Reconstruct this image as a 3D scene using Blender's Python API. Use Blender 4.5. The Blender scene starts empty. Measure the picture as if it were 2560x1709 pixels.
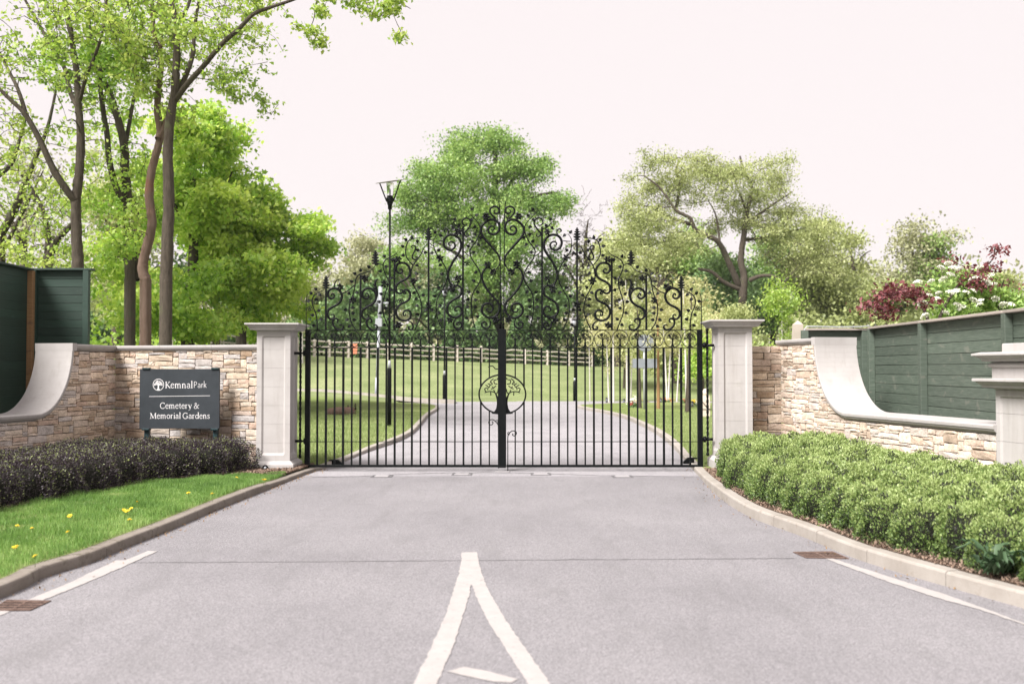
import bpy, bmesh, math, random
import numpy as np
from mathutils import Vector, Matrix
random.seed(7)
RNG = np.random.default_rng(7)
S = bpy.context.scene
C = S.collection

# ------------------------------------------------------------------ camera
F, CX, CY, EYE = 2489.0, 1280.0, 854.5, 1.55
PITCH = math.atan((922.5 - CY) / F)
cam_data = bpy.data.cameras.new("camera")
cam_data.sensor_width = 36.0
cam_data.lens = 35.0
cam_data.clip_end = 2000
cam_data.dof.use_dof = True
cam_data.dof.focus_distance = 15.0
cam_data.dof.aperture_fstop = 1.8
cam = bpy.data.objects.new("camera", cam_data)
cam.location = (0, 0, EYE)
cam.rotation_euler = (math.radians(90) + PITCH, 0, 0)
C.objects.link(cam)
S.camera = cam

# ------------------------------------------------------------------ light
SUN_EL, SUN_AZ = math.radians(47), math.radians(-136)      # azimuth from +Y (away from the camera) towards +X
world = bpy.data.worlds.new("World")
S.world = world
world.use_nodes = True
nt = world.node_tree
nt.nodes.clear()
wo = nt.nodes.new("ShaderNodeOutputWorld")
sky = nt.nodes.new("ShaderNodeTexSky")
sky.sky_type = 'NISHITA'
sky.sun_disc = False
sky.sun_elevation = SUN_EL
sky.sun_rotation = SUN_AZ
sky.dust_density = 4.0
bg = nt.nodes.new("ShaderNodeBackground")
bg.inputs[1].default_value = 0.05
nt.links.new(sky.outputs[0], bg.inputs[0])
bg2 = nt.nodes.new("ShaderNodeBackground")               # the white overcast layer in front of the blue
bg2.inputs[0].default_value = (1.0, 0.915, 0.912, 1)
bg2.inputs[1].default_value = 0.366
mx = nt.nodes.new("ShaderNodeMixShader")
mx.inputs[0].default_value = 0.94
nt.links.new(bg.outputs[0], mx.inputs[1])
nt.links.new(bg2.outputs[0], mx.inputs[2])
nt.links.new(mx.outputs[0], wo.inputs[0])
sun_data = bpy.data.lights.new("sun", 'SUN')
sun_data.energy = 3.4
sun_data.angle = math.radians(24)
sun_data.color = (1.0, 0.97, 0.935)
sun = bpy.data.objects.new("sun", sun_data)
sd = Vector((math.sin(SUN_AZ) * math.cos(SUN_EL), math.cos(SUN_AZ) * math.cos(SUN_EL), math.sin(SUN_EL)))
sun.rotation_euler = sd.to_track_quat('Z', 'Y').to_euler()
sun.location = (-20, 10, 40)
C.objects.link(sun)
S.view_settings.view_transform = 'Standard'
S.view_settings.look = 'None'
S.view_settings.gamma = 1.0
S.view_settings.use_curve_mapping = False
S.view_settings.exposure = 1.5
S.cycles.diffuse_bounces = 6
S.cycles.max_bounces = 14
S.cycles.transmission_bounces = 10

# ------------------------------------------------------------------ helpers
def P(px, py, Y):
    """the world point on the ray through photo pixel (px, py) at distance Y"""
    u, v = (px - CX) / F, (CY - py) / F
    d = Vector((u, math.cos(PITCH) - v * math.sin(PITCH), math.sin(PITCH) + v * math.cos(PITCH)))
    k = Y / d.y
    return Vector((d.x * k, Y, EYE + d.z * k))

def G(px, py, z=0.0):
    u, v = (px - CX) / F, (CY - py) / F
    d = Vector((u, math.cos(PITCH) - v * math.sin(PITCH), math.sin(PITCH) + v * math.cos(PITCH)))
    k = (z - EYE) / d.z
    return Vector((d.x * k, d.y * k, z))

def sstep(a, b, x):
    t = min(1.0, max(0.0, (x - a) / (b - a)))
    return t * t * (3 - 2 * t)

WL = {}
def wl(o):
    return WL.get(o.name, Vector((0, 0, 0)))

def link(o, parent=None, wloc=None, label=None, cat=None, group=None, kind=None):
    C.objects.link(o)
    w = Vector(wloc) if wloc is not None else Vector((0, 0, 0))
    if parent is not None:
        o.parent = parent
        o.location = w - wl(parent)
    else:
        o.location = w
    WL[o.name] = w
    if label: o['label'] = label
    if cat: o['category'] = cat
    if group: o['group'] = group
    if kind: o['kind'] = kind
    return o

def thing(name, loc, label, cat, group=None, kind=None):
    o = bpy.data.objects.new(name, None)
    o.empty_display_size = 0.2
    return link(o, None, loc, label, cat, group, kind)

def ob(name, mesh, mat=None, parent=None, wloc=None, **kw):
    if mat is not None and not mesh.materials:
        mesh.materials.append(mat)
    return link(bpy.data.objects.new(name, mesh), parent, wloc, **kw)

def mesh_np(name, verts, faces, tone=None, smooth=False, k=4):
    """fast mesh from arrays; faces (n,k); tone = one value per vertex"""
    verts = np.asarray(verts, np.float32).reshape(-1, 3)
    faces = np.asarray(faces, np.int32).reshape(-1, k)
    m = bpy.data.meshes.new(name)
    m.vertices.add(len(verts)); m.vertices.foreach_set("co", verts.ravel())
    m.loops.add(faces.size); m.loops.foreach_set("vertex_index", faces.ravel())
    m.polygons.add(len(faces))
    m.polygons.foreach_set("loop_start", np.arange(0, faces.size, k, dtype=np.int32))
    m.polygons.foreach_set("loop_total", np.full(len(faces), k, np.int32))
    if tone is not None:
        a = m.attributes.new("tone", 'FLOAT', 'POINT')
        a.data.foreach_set("value", np.asarray(tone, np.float32).ravel())
    m.update(calc_edges=True)
    m.validate()
    if smooth:
        m.polygons.foreach_set("use_smooth", np.ones(len(faces), bool))
    return m

class MB:
    """collects shapes and builds ONE mesh"""
    def __init__(s): s.v = []; s.f = []; s.sm = []
    def add(s, vs, fs, smooth=False):
        b = len(s.v)
        s.v += [tuple(v) for v in vs]
        s.f += [tuple(i + b for i in f) for f in fs]
        s.sm += [smooth] * len(fs)
        return s
    def box(s, c, size, rot=0.0, chamfer=0.0):
        hx, hy, hz = size[0] / 2, size[1] / 2, size[2] / 2
        ca, sa = math.cos(rot), math.sin(rot)
        T = lambda x, y, z: (c[0] + x * ca - y * sa, c[1] + x * sa + y * ca, c[2] + z)
        if chamfer <= 0:
            vs = [T(x * hx, y * hy, z * hz) for z in (-1, 1) for (x, y) in ((-1, -1), (1, -1), (1, 1), (-1, 1))]
            return s.add(vs, [(3, 2, 1, 0), (4, 5, 6, 7), (0, 1, 5, 4), (1, 2, 6, 5), (2, 3, 7, 6), (3, 0, 4, 7)])
        b = min(chamfer, hx * .9, hy * .9, hz * .9)
        rings = [(hx - b, hy - b, 0, -hz), (hx, hy, b, -hz + b), (hx, hy, b, hz - b), (hx - b, hy - b, 0, hz)]
        vs = []; fs = []
        for (x, y, q, z) in rings:
            if q: pts = [(-x + b, -y), (x - b, -y), (x, -y + b), (x, y - b), (x - b, y), (-x + b, y), (-x, y - b), (-x, -y + b)]
            else: pts = [(-x, -y), (x, -y), (x, -y), (x, y), (x, y), (-x, y), (-x, y), (-x, -y)]
            vs += [T(px_, py_, z) for px_, py_ in pts]
        for r in range(3):
            for i in range(8):
                j = (i + 1) % 8
                fs.append((r * 8 + i, r * 8 + j, r * 8 + 8 + j, r * 8 + 8 + i))
        fs.append(tuple(range(7, -1, -1))); fs.append(tuple(range(24, 32)))
        return s.add(vs, fs)
    def tube(s, pts, rad, n=6, cap=True, smooth=True, flat=1.0):
        pts = [Vector(p) for p in pts]
        m = len(pts)
        if not hasattr(rad, '__len__'): rad = [rad] * m
        up = Vector((0, 1, 0.03)).normalized()
        vs = []
        for i, p in enumerate(pts):
            t = (pts[min(i + 1, m - 1)] - pts[max(i - 1, 0)])
            if t.length < 1e-9: t = Vector((0, 0, 1))
            t.normalize()
            a = t.cross(up)
            if a.length < .15: a = t.cross(Vector((1, 0, 0)))
            a.normalize(); b = t.cross(a).normalized()
            for k in range(n):
                an = 2 * math.pi * (k + .5) / n
                vs.append(p + a * (math.cos(an) * rad[i]) + b * (math.sin(an) * rad[i] * flat))
        fs = []
        for i in range(m - 1):
            for k in range(n):
                l = (k + 1) % n
                fs.append((i * n + k, i * n + l, i * n + n + l, i * n + n + k))
        if cap:
            fs.append(tuple(range(n - 1, -1, -1))); fs.append(tuple((m - 1) * n + k for k in range(n)))
        return s.add(vs, fs, smooth)
    def lathe(s, c, prof, n=16, smooth=True, tilt=None):
        vs = []; fs = []
        for (r, z) in prof:
            for k in range(n):
                a = 2 * math.pi * k / n
                v = Vector((r * math.cos(a), r * math.sin(a), z))
                if tilt is not None: v = tilt @ v
                vs.append(Vector(c) + v)
        for i in range(len(prof) - 1):
            for k in range(n):
                l = (k + 1) % n
                fs.append((i * n + k, i * n + l, i * n + n + l, i * n + n + k))
        fs.append(tuple(range(n - 1, -1, -1))); fs.append(tuple((len(prof) - 1) * n + k for k in range(n)))
        return s.add(vs, fs, smooth)
    def loft(s, rings, close=True, smooth=False):
        n = len(rings[0]); vs = [p for r in rings for p in r]; fs = []
        for i in range(len(rings) - 1):
            for k in range(n):
                l = (k + 1) % n
                fs.append((i * n + k, i * n + l, i * n + n + l, i * n + n + k))
        if close:
            fs.append(tuple(range(n - 1, -1, -1))); fs.append(tuple((len(rings) - 1) * n + k for k in range(n)))
        return s.add(vs, fs, smooth)
    def prism(s, poly, off):
        off = Vector(off)
        return s.loft([[Vector(p) for p in poly], [Vector(p) + off for p in poly]])
    def mesh(s, name):
        m = bpy.data.meshes.new(name)
        m.from_pydata([tuple(v) for v in s.v], [], s.f)
        m.polygons.foreach_set("use_smooth", s.sm)
        bm = bmesh.new(); bm.from_mesh(m)
        bmesh.ops.remove_doubles(bm, verts=bm.verts, dist=1e-6)
        bmesh.ops.recalc_face_normals(bm, faces=bm.faces)
        bm.to_mesh(m); bm.free()
        m.update()
        return m
    def obj(s, name, mat, parent=None, wloc=None, origin=None, **kw):
        if origin is not None:
            o_ = Vector(origin)
            s.v = [tuple(Vector(v) - o_) for v in s.v]
            wloc = origin
        return ob(name, s.mesh(name), mat, parent, wloc, **kw)

def spline(pts, per=5, closed=False):
    pts = [np.array(p, float) for p in pts]
    out = []
    n = len(pts)
    for i in range(n - 1):
        p0 = pts[max(i - 1, 0)]; p1 = pts[i]; p2 = pts[i + 1]; p3 = pts[min(i + 2, n - 1)]
        for k in range(per):
            t = k / per
            out.append(.5 * ((2 * p1) + (p2 - p0) * t + (2 * p0 - 5 * p1 + 4 * p2 - p3) * t * t + (3 * p1 - p0 - 3 * p2 + p3) * t ** 3))
    out.append(pts[-1])
    return out

def interp(tbl, x):
    if x <= tbl[0][0]: return tbl[0][1]
    for (a, b), (c, d) in zip(tbl, tbl[1:]):
        if x <= c: return b + (d - b) * (x - a) / (c - a)
    return tbl[-1][1]

# ------------------------------------------------------------------ materials
def nodes(name):
    m = bpy.data.materials.new(name); m.use_nodes = True
    t = m.node_tree
    return m, t, t.nodes["Principled BSDF"]

def N(t, typ, **kw):
    n = t.nodes.new(typ)
    for k, v in kw.items():
        if k.startswith('i_'):
            key = k[2:]
            key = int(key) if key.isdigit() else key
            n.inputs[key].default_value = v
        else: setattr(n, k, v)
    return n

def ramp(t, stops, fac=None):
    r = t.nodes.new("ShaderNodeValToRGB")
    e = r.color_ramp.elements
    while len(e) < len(stops): e.new(.5)
    for x, (p, c) in zip(e, stops):
        x.position = p; x.color = tuple(c) + ((1,) if len(c) == 3 else ())
    if fac is not None: t.links.new(fac, r.inputs[0])
    return r

def noise(t, scale, detail=4, rough=.6, coord=None, sx=None):
    n = N(t, "ShaderNodeTexNoise", i_Scale=scale, i_Detail=detail, i_Roughness=rough)
    if coord is None:
        coord = t.nodes.new("ShaderNodeTexCoord").outputs["Object"]
    if sx is not None:
        mp = t.nodes.new("ShaderNodeMapping"); mp.inputs["Scale"].default_value = sx
        t.links.new(coord, mp.inputs[0]); coord = mp.outputs[0]
    t.links.new(coord, n.inputs["Vector"])
    return n

def mixc(t, fac, a, b, mode='MIX'):
    m = t.nodes.new("ShaderNodeMix"); m.data_type = 'RGBA'; m.blend_type = mode
    for sock, v in ((m.inputs[0], fac), (m.inputs[6], a), (m.inputs[7], b)):
        if hasattr(v, 'links') or hasattr(v, 'is_linked'): t.links.new(v, sock)
        elif isinstance(v, (int, float)): sock.default_value = v
        else: sock.default_value = tuple(v) + ((1,) if len(v) == 3 else ())
    return m.outputs[2]

def bump(t, b, h, strength=.3, dist=.01):
    n = N(t, "ShaderNodeBump"); n.inputs["Strength"].default_value = strength; n.inputs["Distance"].default_value = dist
    t.links.new(h, n.inputs["Height"]); t.links.new(n.outputs[0], b.inputs["Normal"])

def geo(t): return t.nodes.new("ShaderNodeNewGeometry").outputs["Position"]

def mottled(name, c1, c2, scale=6, rough=.8, bscale=60, bstr=.2, bdist=.004, sx=None, extra=None, spec=.3):
    m, t, b = nodes(name)
    pos = geo(t)
    n1 = noise(t, scale, 5, .65, pos, sx)
    r = ramp(t, [(.3, c1), (.7, c2)], n1.outputs[0])
    col = r.outputs[0]
    n2 = noise(t, bscale, 3, .6, pos, sx)
    if extra:
        c3, sc, lo, hi = extra
        n3 = noise(t, sc, 6, .7, pos)
        f = ramp(t, [(lo, (0, 0, 0)), (hi, (1, 1, 1))], n3.outputs[0])
        col = mixc(t, f.outputs[0], col, c3)
    t.links.new(col, b.inputs["Base Color"])
    b.inputs["Roughness"].default_value = rough
    b.inputs["Specular IOR Level"].default_value = spec
    bump(t, b, n2.outputs[0], bstr, bdist)
    return m

LEAF_GAIN = 1.85
def leaf_mat(name, stops, trans=.35, rough=.55):
    m = bpy.data.materials.new(name); m.use_nodes = True
    t = m.node_tree; t.nodes.clear()
    out = t.nodes.new("ShaderNodeOutputMaterial")
    at = t.nodes.new("ShaderNodeAttribute"); at.attribute_name = "tone"
    r = ramp(t, [(p_, tuple(min(.66, x_ * LEAF_GAIN) for x_ in c_)) for p_, c_ in stops], at.outputs["Fac"])
    d = t.nodes.new("ShaderNodeBsdfDiffuse"); tr = t.nodes.new("ShaderNodeBsdfTranslucent")
    t.links.new(r.outputs[0], d.inputs[0])
    hs = t.nodes.new("ShaderNodeHueSaturation"); hs.inputs["Value"].default_value = 1.15; hs.inputs["Saturation"].default_value = 1.1
    t.links.new(r.outputs[0], hs.inputs["Color"]); t.links.new(hs.outputs[0], tr.inputs[0])
    mxs = t.nodes.new("ShaderNodeMixShader"); mxs.inputs[0].default_value = trans
    t.links.new(d.outputs[0], mxs.inputs[1]); t.links.new(tr.outputs[0], mxs.inputs[2])
    gl = t.nodes.new("ShaderNodeBsdfGlossy"); gl.inputs["Roughness"].default_value = rough
    gl.inputs[0].default_value = (1, 1, 1, 1)
    m2 = t.nodes.new("ShaderNodeMixShader"); m2.inputs[0].default_value = .03
    t.links.new(mxs.outputs[0], m2.inputs[1]); t.links.new(gl.outputs[0], m2.inputs[2])
    t.links.new(m2.outputs[0], out.inputs[0])
    return m

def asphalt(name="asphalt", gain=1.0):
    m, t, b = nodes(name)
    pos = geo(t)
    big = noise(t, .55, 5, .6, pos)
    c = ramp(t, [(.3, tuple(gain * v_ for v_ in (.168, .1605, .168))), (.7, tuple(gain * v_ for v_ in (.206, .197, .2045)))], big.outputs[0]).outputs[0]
    v = N(t, "ShaderNodeTexVoronoi", i_Scale=140.0); t.links.new(pos, v.inputs["Vector"])
    sp = ramp(t, [(.0, (.58, .58, .59)), (.45, (1.0, 1.0, 1.0)), (.9, (1.45, 1.43, 1.44))], v.outputs["Color"])
    c = mixc(t, 1.0, c, sp.outputs[0], 'MULTIPLY')
    fine = noise(t, 80, 4, .75, pos)
    c = mixc(t, .22, c, ramp(t, [(.36, (.45, .45, .46)), (.5, (1, 1, 1)), (.66, (1.6, 1.55, 1.56))], fine.outputs[0]).outputs[0], 'MULTIPLY')
    st = noise(t, 3.2, 6, .7, pos, (1, .25, 1))
    c = mixc(t, ramp(t, [(.5, (0, 0, 0)), (.8, (.55, .55, .55))], st.outputs[0]).outputs[0], c, (.125, .12, .122))
    t.links.new(c, b.inputs["Base Color"])
    b.inputs["Roughness"].default_value = .85
    b.inputs["Specular IOR Level"].default_value = .35
    bump(t, b, v.outputs["Distance"], .5, .006)
    return m

def painted_wood(name, c1, c2, worn, knots=.6):
    m, t, b = nodes(name)
    tc = t.nodes.new("ShaderNodeTexCoord").outputs["Object"]
    oi = t.nodes.new("ShaderNodeObjectInfo")
    va = t.nodes.new("ShaderNodeVectorMath"); va.operation = 'ADD'
    t.links.new(tc, va.inputs[0])
    vm = t.nodes.new("ShaderNodeVectorMath"); vm.operation = 'SCALE'; vm.inputs["Scale"].default_value = 31.0
    cb = t.nodes.new("ShaderNodeCombineXYZ")
    for i in range(3): t.links.new(oi.outputs["Random"], cb.inputs[i])
    t.links.new(cb.outputs[0], vm.inputs[0]); t.links.new(vm.outputs[0], va.inputs[1])
    g = noise(t, 4.0, 6, .7, va.outputs[0], (1.2, 6, 14))
    c = ramp(t, [(.3, c1), (.7, c2)], g.outputs[0]).outputs[0]
    k = noise(t, 5.5, 3, .5, va.outputs[0], (1, 1.6, 1.9))
    c = mixc(t, ramp(t, [(knots, (0, 0, 0)), (knots + .1, (.75, .75, .75))], k.outputs[0]).outputs[0], c, worn)
    rnd = ramp(t, [(0, (.84, .84, .84)), (1, (1.16, 1.16, 1.16))], oi.outputs["Random"])
    c = mixc(t, 1.0, c, rnd.outputs[0], 'MULTIPLY')
    t.links.new(c, b.inputs["Base Color"])
    b.inputs["Roughness"].default_value = .6
    bump(t, b, g.outputs[0], .3, .004)
    return m

def stone_mat(name="walling_stone", attr=False):
    m, t, b = nodes(name)
    oi = t.nodes.new("ShaderNodeObjectInfo")
    if attr:
        oi = t.nodes.new("ShaderNodeAttribute"); oi.attribute_name = "stone_colour"
    pos = geo(t)
    n1 = noise(t, 9, 6, .7, pos)
    n2 = noise(t, 38, 5, .75, pos, (1, 1, 2.2))
    c = mixc(t, 1.0, oi.outputs["Color"], ramp(t, [(.3, (.72, .70, .68)), (.7, (1.22, 1.22, 1.22))], n1.outputs[0]).outputs[0], 'MULTIPLY')
    c = mixc(t, 1.0, c, ramp(t, [(.33, (.66, .62, .58)), (.55, (1.06, 1.06, 1.06))], n2.outputs[0]).outputs[0], 'MULTIPLY')
    rust = noise(t, 3.1, 5, .7, pos)
    c = mixc(t, ramp(t, [(.58, (0, 0, 0)), (.75, (.5, .5, .5))], rust.outputs[0]).outputs[0], c, (.30, .17, .085))
    t.links.new(c, b.inputs["Base Color"])
    b.inputs["Roughness"].default_value = .9
    b.inputs["Specular IOR Level"].default_value = .2
    bump(t, b, n2.outputs[0], .55, .012)
    return m

def grass_ground(name, c1, c2, c3):
    m, t, b = nodes(name)
    pos = geo(t)
    n1 = noise(t, .35, 5, .6, pos)
    n2 = noise(t, 11, 5, .75, pos, (1, .35, 1))
    n3 = noise(t, 60, 3, .7, pos)
    c = ramp(t, [(.3, c1), (.55, c2), (.78, c3)], n1.outputs[0]).outputs[0]
    c = mixc(t, .8, c, ramp(t, [(.3, (.55, .6, .5)), (.7, (1.4, 1.35, 1.3))], n2.outputs[0]).outputs[0], 'MULTIPLY')
    c = mixc(t, .6, c, ramp(t, [(.3, (.5, .55, .45)), (.7, (1.5, 1.45, 1.4))], n3.outputs[0]).outputs[0], 'MULTIPLY')
    t.links.new(c, b.inputs["Base Color"])
    b.inputs["Roughness"].default_value = .95
    b.inputs["Specular IOR Level"].default_value = .1
    bump(t, b, n2.outputs[0], .8, .05)
    return m

M = {}
M['asphalt'] = asphalt()
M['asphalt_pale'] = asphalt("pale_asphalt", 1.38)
M['seam'] = mottled("tar_seam", (.075, .072, .075), (.14, .135, .138), 3)
M['paint'] = mottled("road_paint", (.315, .293, .284), (.36, .336, .326), 9, .75, 120, .3, .004, extra=((.19, .18, .185), 34, .60, .70))
M['kerb'] = mottled("kerb_concrete", (.25, .222, .195), (.35, .32, .29), 3.5, .9, 90, .3, .004, extra=((.20, .165, .135), 7, .56, .74))
M['kerb_old'] = mottled("weathered_kerb_concrete", (.165, .140, .118), (.245, .215, .19), 3.5, .9, 90, .4, .005, extra=((.10, .085, .06), 7, .54, .70))
def cast_stone():
    m, t, b = nodes("cast_stone")
    pos = geo(t)
    c = ramp(t, [(.3, (.355, .332, .322)), (.7, (.422, .399, .389))], noise(t, 2.2, 5, .65, pos).outputs[0]).outputs[0]
    st = noise(t, 1.0, 5, .65, pos, (11, 11, .8))
    c = mixc(t, ramp(t, [(.52, (0, 0, 0)), (.78, (.55, .55, .55))], st.outputs[0]).outputs[0], c, (.27, .245, .22))
    sp = noise(t, 46, 4, .7, pos)
    c = mixc(t, ramp(t, [(.62, (0, 0, 0)), (.74, (.45, .45, .45))], sp.outputs[0]).outputs[0], c, (.26, .24, .215))
    al = noise(t, 3.1, 6, .75, pos)
    c = mixc(t, ramp(t, [(.60, (0, 0, 0)), (.80, (.5, .5, .5))], al.outputs[0]).outputs[0], c, (.27, .262, .205))
    t.links.new(c, b.inputs["Base Color"]); b.inputs["Roughness"].default_value = .9; b.inputs["Specular IOR Level"].default_value = .25
    bump(t, b, noise(t, 130, 4, .7, pos).outputs[0], .35, .004)
    return m
M['caststone'] = cast_stone()
M['mortar'] = mottled("mortar", (.20, .165, .135), (.30, .255, .21), 12, .95)
M['stone'] = stone_mat()
M['stone_small'] = stone_mat("small_walling_stone", True)
M['iron'] = mottled("black_iron", (.0022, .0030, .0032), (.0045, .0055, .006), 30, .5, 200, .15, .002, spec=.13)
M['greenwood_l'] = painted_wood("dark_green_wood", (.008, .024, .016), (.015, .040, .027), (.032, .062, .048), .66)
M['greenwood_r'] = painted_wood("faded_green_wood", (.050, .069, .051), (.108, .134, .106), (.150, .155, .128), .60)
M['capwood'] = painted_wood("weathered_wood", (.26, .22, .19), (.36, .31, .28), (.20, .19, .17), .6)
M['rawwood'] = painted_wood("raw_brown_wood", (.20, .11, .045), (.32, .185, .085), (.15, .09, .05), .62)
M['railwood'] = painted_wood("chestnut_rail", (.47, .41, .36), (.60, .54, .485), (.38, .32, .27), .62)
M['slate'] = mottled("slate_panel", (.021, .026, .031), (.033, .039, .046), 5, .6, 30, .25, .003)
M['teal'] = mottled("dark_teal_metal", (.010, .028, .032), (.018, .040, .045), 9, .5)
M['letter'] = mottled("pale_lettering", (.60, .59, .60), (.68, .66, .66), 20, .7)
M['bark'] = mottled("grey_brown_bark", (.050, .039, .030), (.115, .092, .072), 3.0, .95, 14, .9, .05, (6, 6, 1), extra=((.10, .105, .055), 1.3, .58, .75))
M['bark_dark'] = mottled("dark_bark", (.038, .032, .024), (.085, .068, .050), 3.0, .95, 14, .9, .05, (6, 6, 1), extra=((.055, .07, .03), 1.1, .52, .7))
M['bark_red'] = mottled("reddish_bark", (.11, .068, .050), (.18, .125, .10), 2.0, .95, 14, .8, .04, (6, 6, 1), extra=((.17, .08, .055), .7, .55, .7))
M['birch'] = mottled("birch_bark", (.46, .43, .40), (.58, .55, .51), 3, .8, 20, .3, .01, (1, 1, 5), extra=((.13, .11, .10), 9, .64, .72))
M['grass'] = grass_ground("lawn_grass", (.125, .165, .055), (.170, .210, .080), (.225, .245, .120))
M['bank'] = grass_ground("rough_bank_grass", (.138, .172, .078), (.196, .230, .116), (.275, .288, .170))
M['soil'] = mottled("bark_mulch", (.075, .050, .036), (.15, .10, .075), 22, .95, 60, 1.0, .03)
M['chip'] = mottled("wood_chip", (.13, .085, .060), (.30, .215, .165), 14, .9)
M['rust'] = mottled("rusted_iron", (.085, .052, .042), (.165, .11, .09), 18, .85, 90, .4, .003)
M['black'] = mottled("painted_pit_dark", (.006, .006, .006), (.012, .011, .011), 12, .9)
M['plate_frame'] = mottled("plate_edge", (.10, .097, .10), (.13, .125, .13), 20)
M['plate'] = mottled("steel_plate", (.27, .255, .262), (.33, .315, .322), 12, .6)
M['galv'] = mottled("galvanised_grey", (.30, .31, .33), (.38, .39, .41), 6, .55)
M['white'] = mottled("white_paint", (.30, .31, .34), (.36, .37, .40), 6, .5)
M['orange'] = mottled("orange_plastic", (.55, .20, .12), (.65, .25, .15), 6, .6)
M['yellowp'] = mottled("yellow_petal", (.75, .55, .03), (.85, .65, .05), 30, .7)
M['petal_w'] = mottled("creamy_petals", (.74, .73, .62), (.82, .82, .74), 40, .8)
M['petal_r'] = mottled("red_petals", (.45, .07, .06), (.55, .12, .10), 40, .8)
M['petal_o'] = mottled("orange_petals", (.60, .27, .08), (.70, .38, .14), 40, .8)
M['pot'] = mottled("dark_pot", (.03, .028, .027), (.055, .05, .048), 20, .6)
M['obelisk'] = mottled("pale_obelisk_stone", (.36, .315, .26), (.43, .38, .32), 4, .9)
M['postwood'] = mottled("pale_post_wood", (.50, .42, .35), (.62, .54, .46), 5, .9)
M['dead'] = mottled("dead_leaf", (.16, .095, .045), (.27, .17, .085), 20, .9)
m, t, b = nodes("clear_glass"); b.inputs["Base Color"].default_value = (1, 1, 1, 1); b.inputs["Roughness"].default_value = .05
b.inputs["Transmission Weight"].default_value = 1.0; b.inputs["IOR"].default_value = 1.05; M['glass'] = m

M['leaf_fresh'] = leaf_mat("fresh_leaf", [(0, (.070, .120, .022)), (.5, (.155, .225, .040)), (1, (.27, .31, .085))], .45)
M['leaf_maple'] = leaf_mat("maple_leaf", [(0, (.075, .140, .022)), (.5, (.165, .260, .045)), (1, (.290, .350, .085))], .5)
M['leaf_oak'] = leaf_mat("oak_leaf", [(0, (.050, .092, .024)), (.5, (.110, .182, .044)), (1, (.205, .270, .085))], .4)
M['leaf_olive'] = leaf_mat("olive_leaf", [(0, (.105, .125, .050)), (.5, (.190, .215, .085)), (1, (.285, .300, .145))], .4)
M['leaf_grey'] = leaf_mat("greyish_leaf", [(0, (.13, .135, .075)), (.5, (.20, .205, .115)), (1, (.27, .265, .165))], .35)
M['leaf_dark'] = leaf_mat("dark_leaf", [(0, (.030, .060, .022)), (.5, (.065, .115, .040)), (1, (.125, .185, .065))], .25)
M['leaf_yellow'] = leaf_mat("yellow_birch_leaf", [(0, (.17, .17, .075)), (.5, (.26, .26, .125)), (1, (.36, .34, .19))], .45)
M['leaf_purple'] = leaf_mat("purple_leaf", [(0, (.055, .018, .022)), (.5, (.105, .028, .030)), (1, (.20, .095, .11))], .3)
M['leaf_vib'] = leaf_mat("viburnum_leaf", [(0, (.075, .13, .03)), (.5, (.16, .245, .06)), (1, (.28, .345, .12))], .4)
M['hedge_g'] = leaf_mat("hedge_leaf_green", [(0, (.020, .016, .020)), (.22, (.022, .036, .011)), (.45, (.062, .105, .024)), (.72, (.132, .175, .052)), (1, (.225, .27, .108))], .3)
M['hedge_p'] = leaf_mat("hedge_leaf_purple", [(0, (.011, .007, .010)), (.35, (.021, .014, .018)), (.62, (.038, .028, .031)), (.78, (.050, .052, .026)), (1, (.16, .185, .065))], .2)
M['blade'] = leaf_mat("grass_blade", [(0, (.050, .100, .022)), (.5, (.100, .175, .042)), (1, (.20, .265, .095))], .4)
M['blade_far'] = leaf_mat("lawn_blade", [(0, (.095, .130, .044)), (.5, (.150, .185, .072)), (1, (.22, .245, .12))], .4)
M['thistle'] = leaf_mat("thistle_leaf", [(0, (.018, .038, .015)), (.5, (.034, .060, .028)), (1, (.065, .095, .055))], .25)
# ------------------------------------------------------------------ the lie of the land
LKP = [(0, 1495.6), (101, 1447), (227, 1407), (303, 1374), (420, 1327), (546, 1273), (651, 1231), (769, 1184.5),
       (852, 1157), (918.6, 1130), (995, 1103.6), (1033, 1083), (1054, 1060), (1071.6, 1040), (1094.6, 1024.5)]
RKP = [(2560, 1520), (2169, 1406), (2005, 1340), (1874, 1291), (1800, 1243.8), (1750, 1193.7), (1709, 1148), (1695, 1132),
       (1658, 1097), (1615, 1070.6), (1561, 1046.5), (1508, 1033), (1443.6, 1019.7)]
LK = [(-8.0, -6.4), (0.0, -4.6), (4.0, -3.75)] + [(G(*p).y, G(*p).x) for p in LKP] + [(41.0, -3.1), (43.2, -3.9), (44.4, -5.2)]
RK = [(-8.0, 7.2), (0.0, 5.4), (4.2, 4.15)] + [(G(*p).y, G(*p).x) for p in RKP] + [(41.6, 3.3), (43.2, 5.2), (44.2, 8.5)]
def smooth_tab(tab):
    p = spline(tab, 6)
    return [(float(a), float(b)) for a, b in p]
LKS, RKS = smooth_tab(LK), smooth_tab(RK)
def kx(side, y): return interp(LKS if side < 0 else RKS, y)
def kerb_h(side, y):
    d = sstep(12, 14.2, y) * (1 - sstep(17.5, 20.5, y))
    return (.088 - .035 * d) if side < 0 else (.108 - .035 * d)

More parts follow.
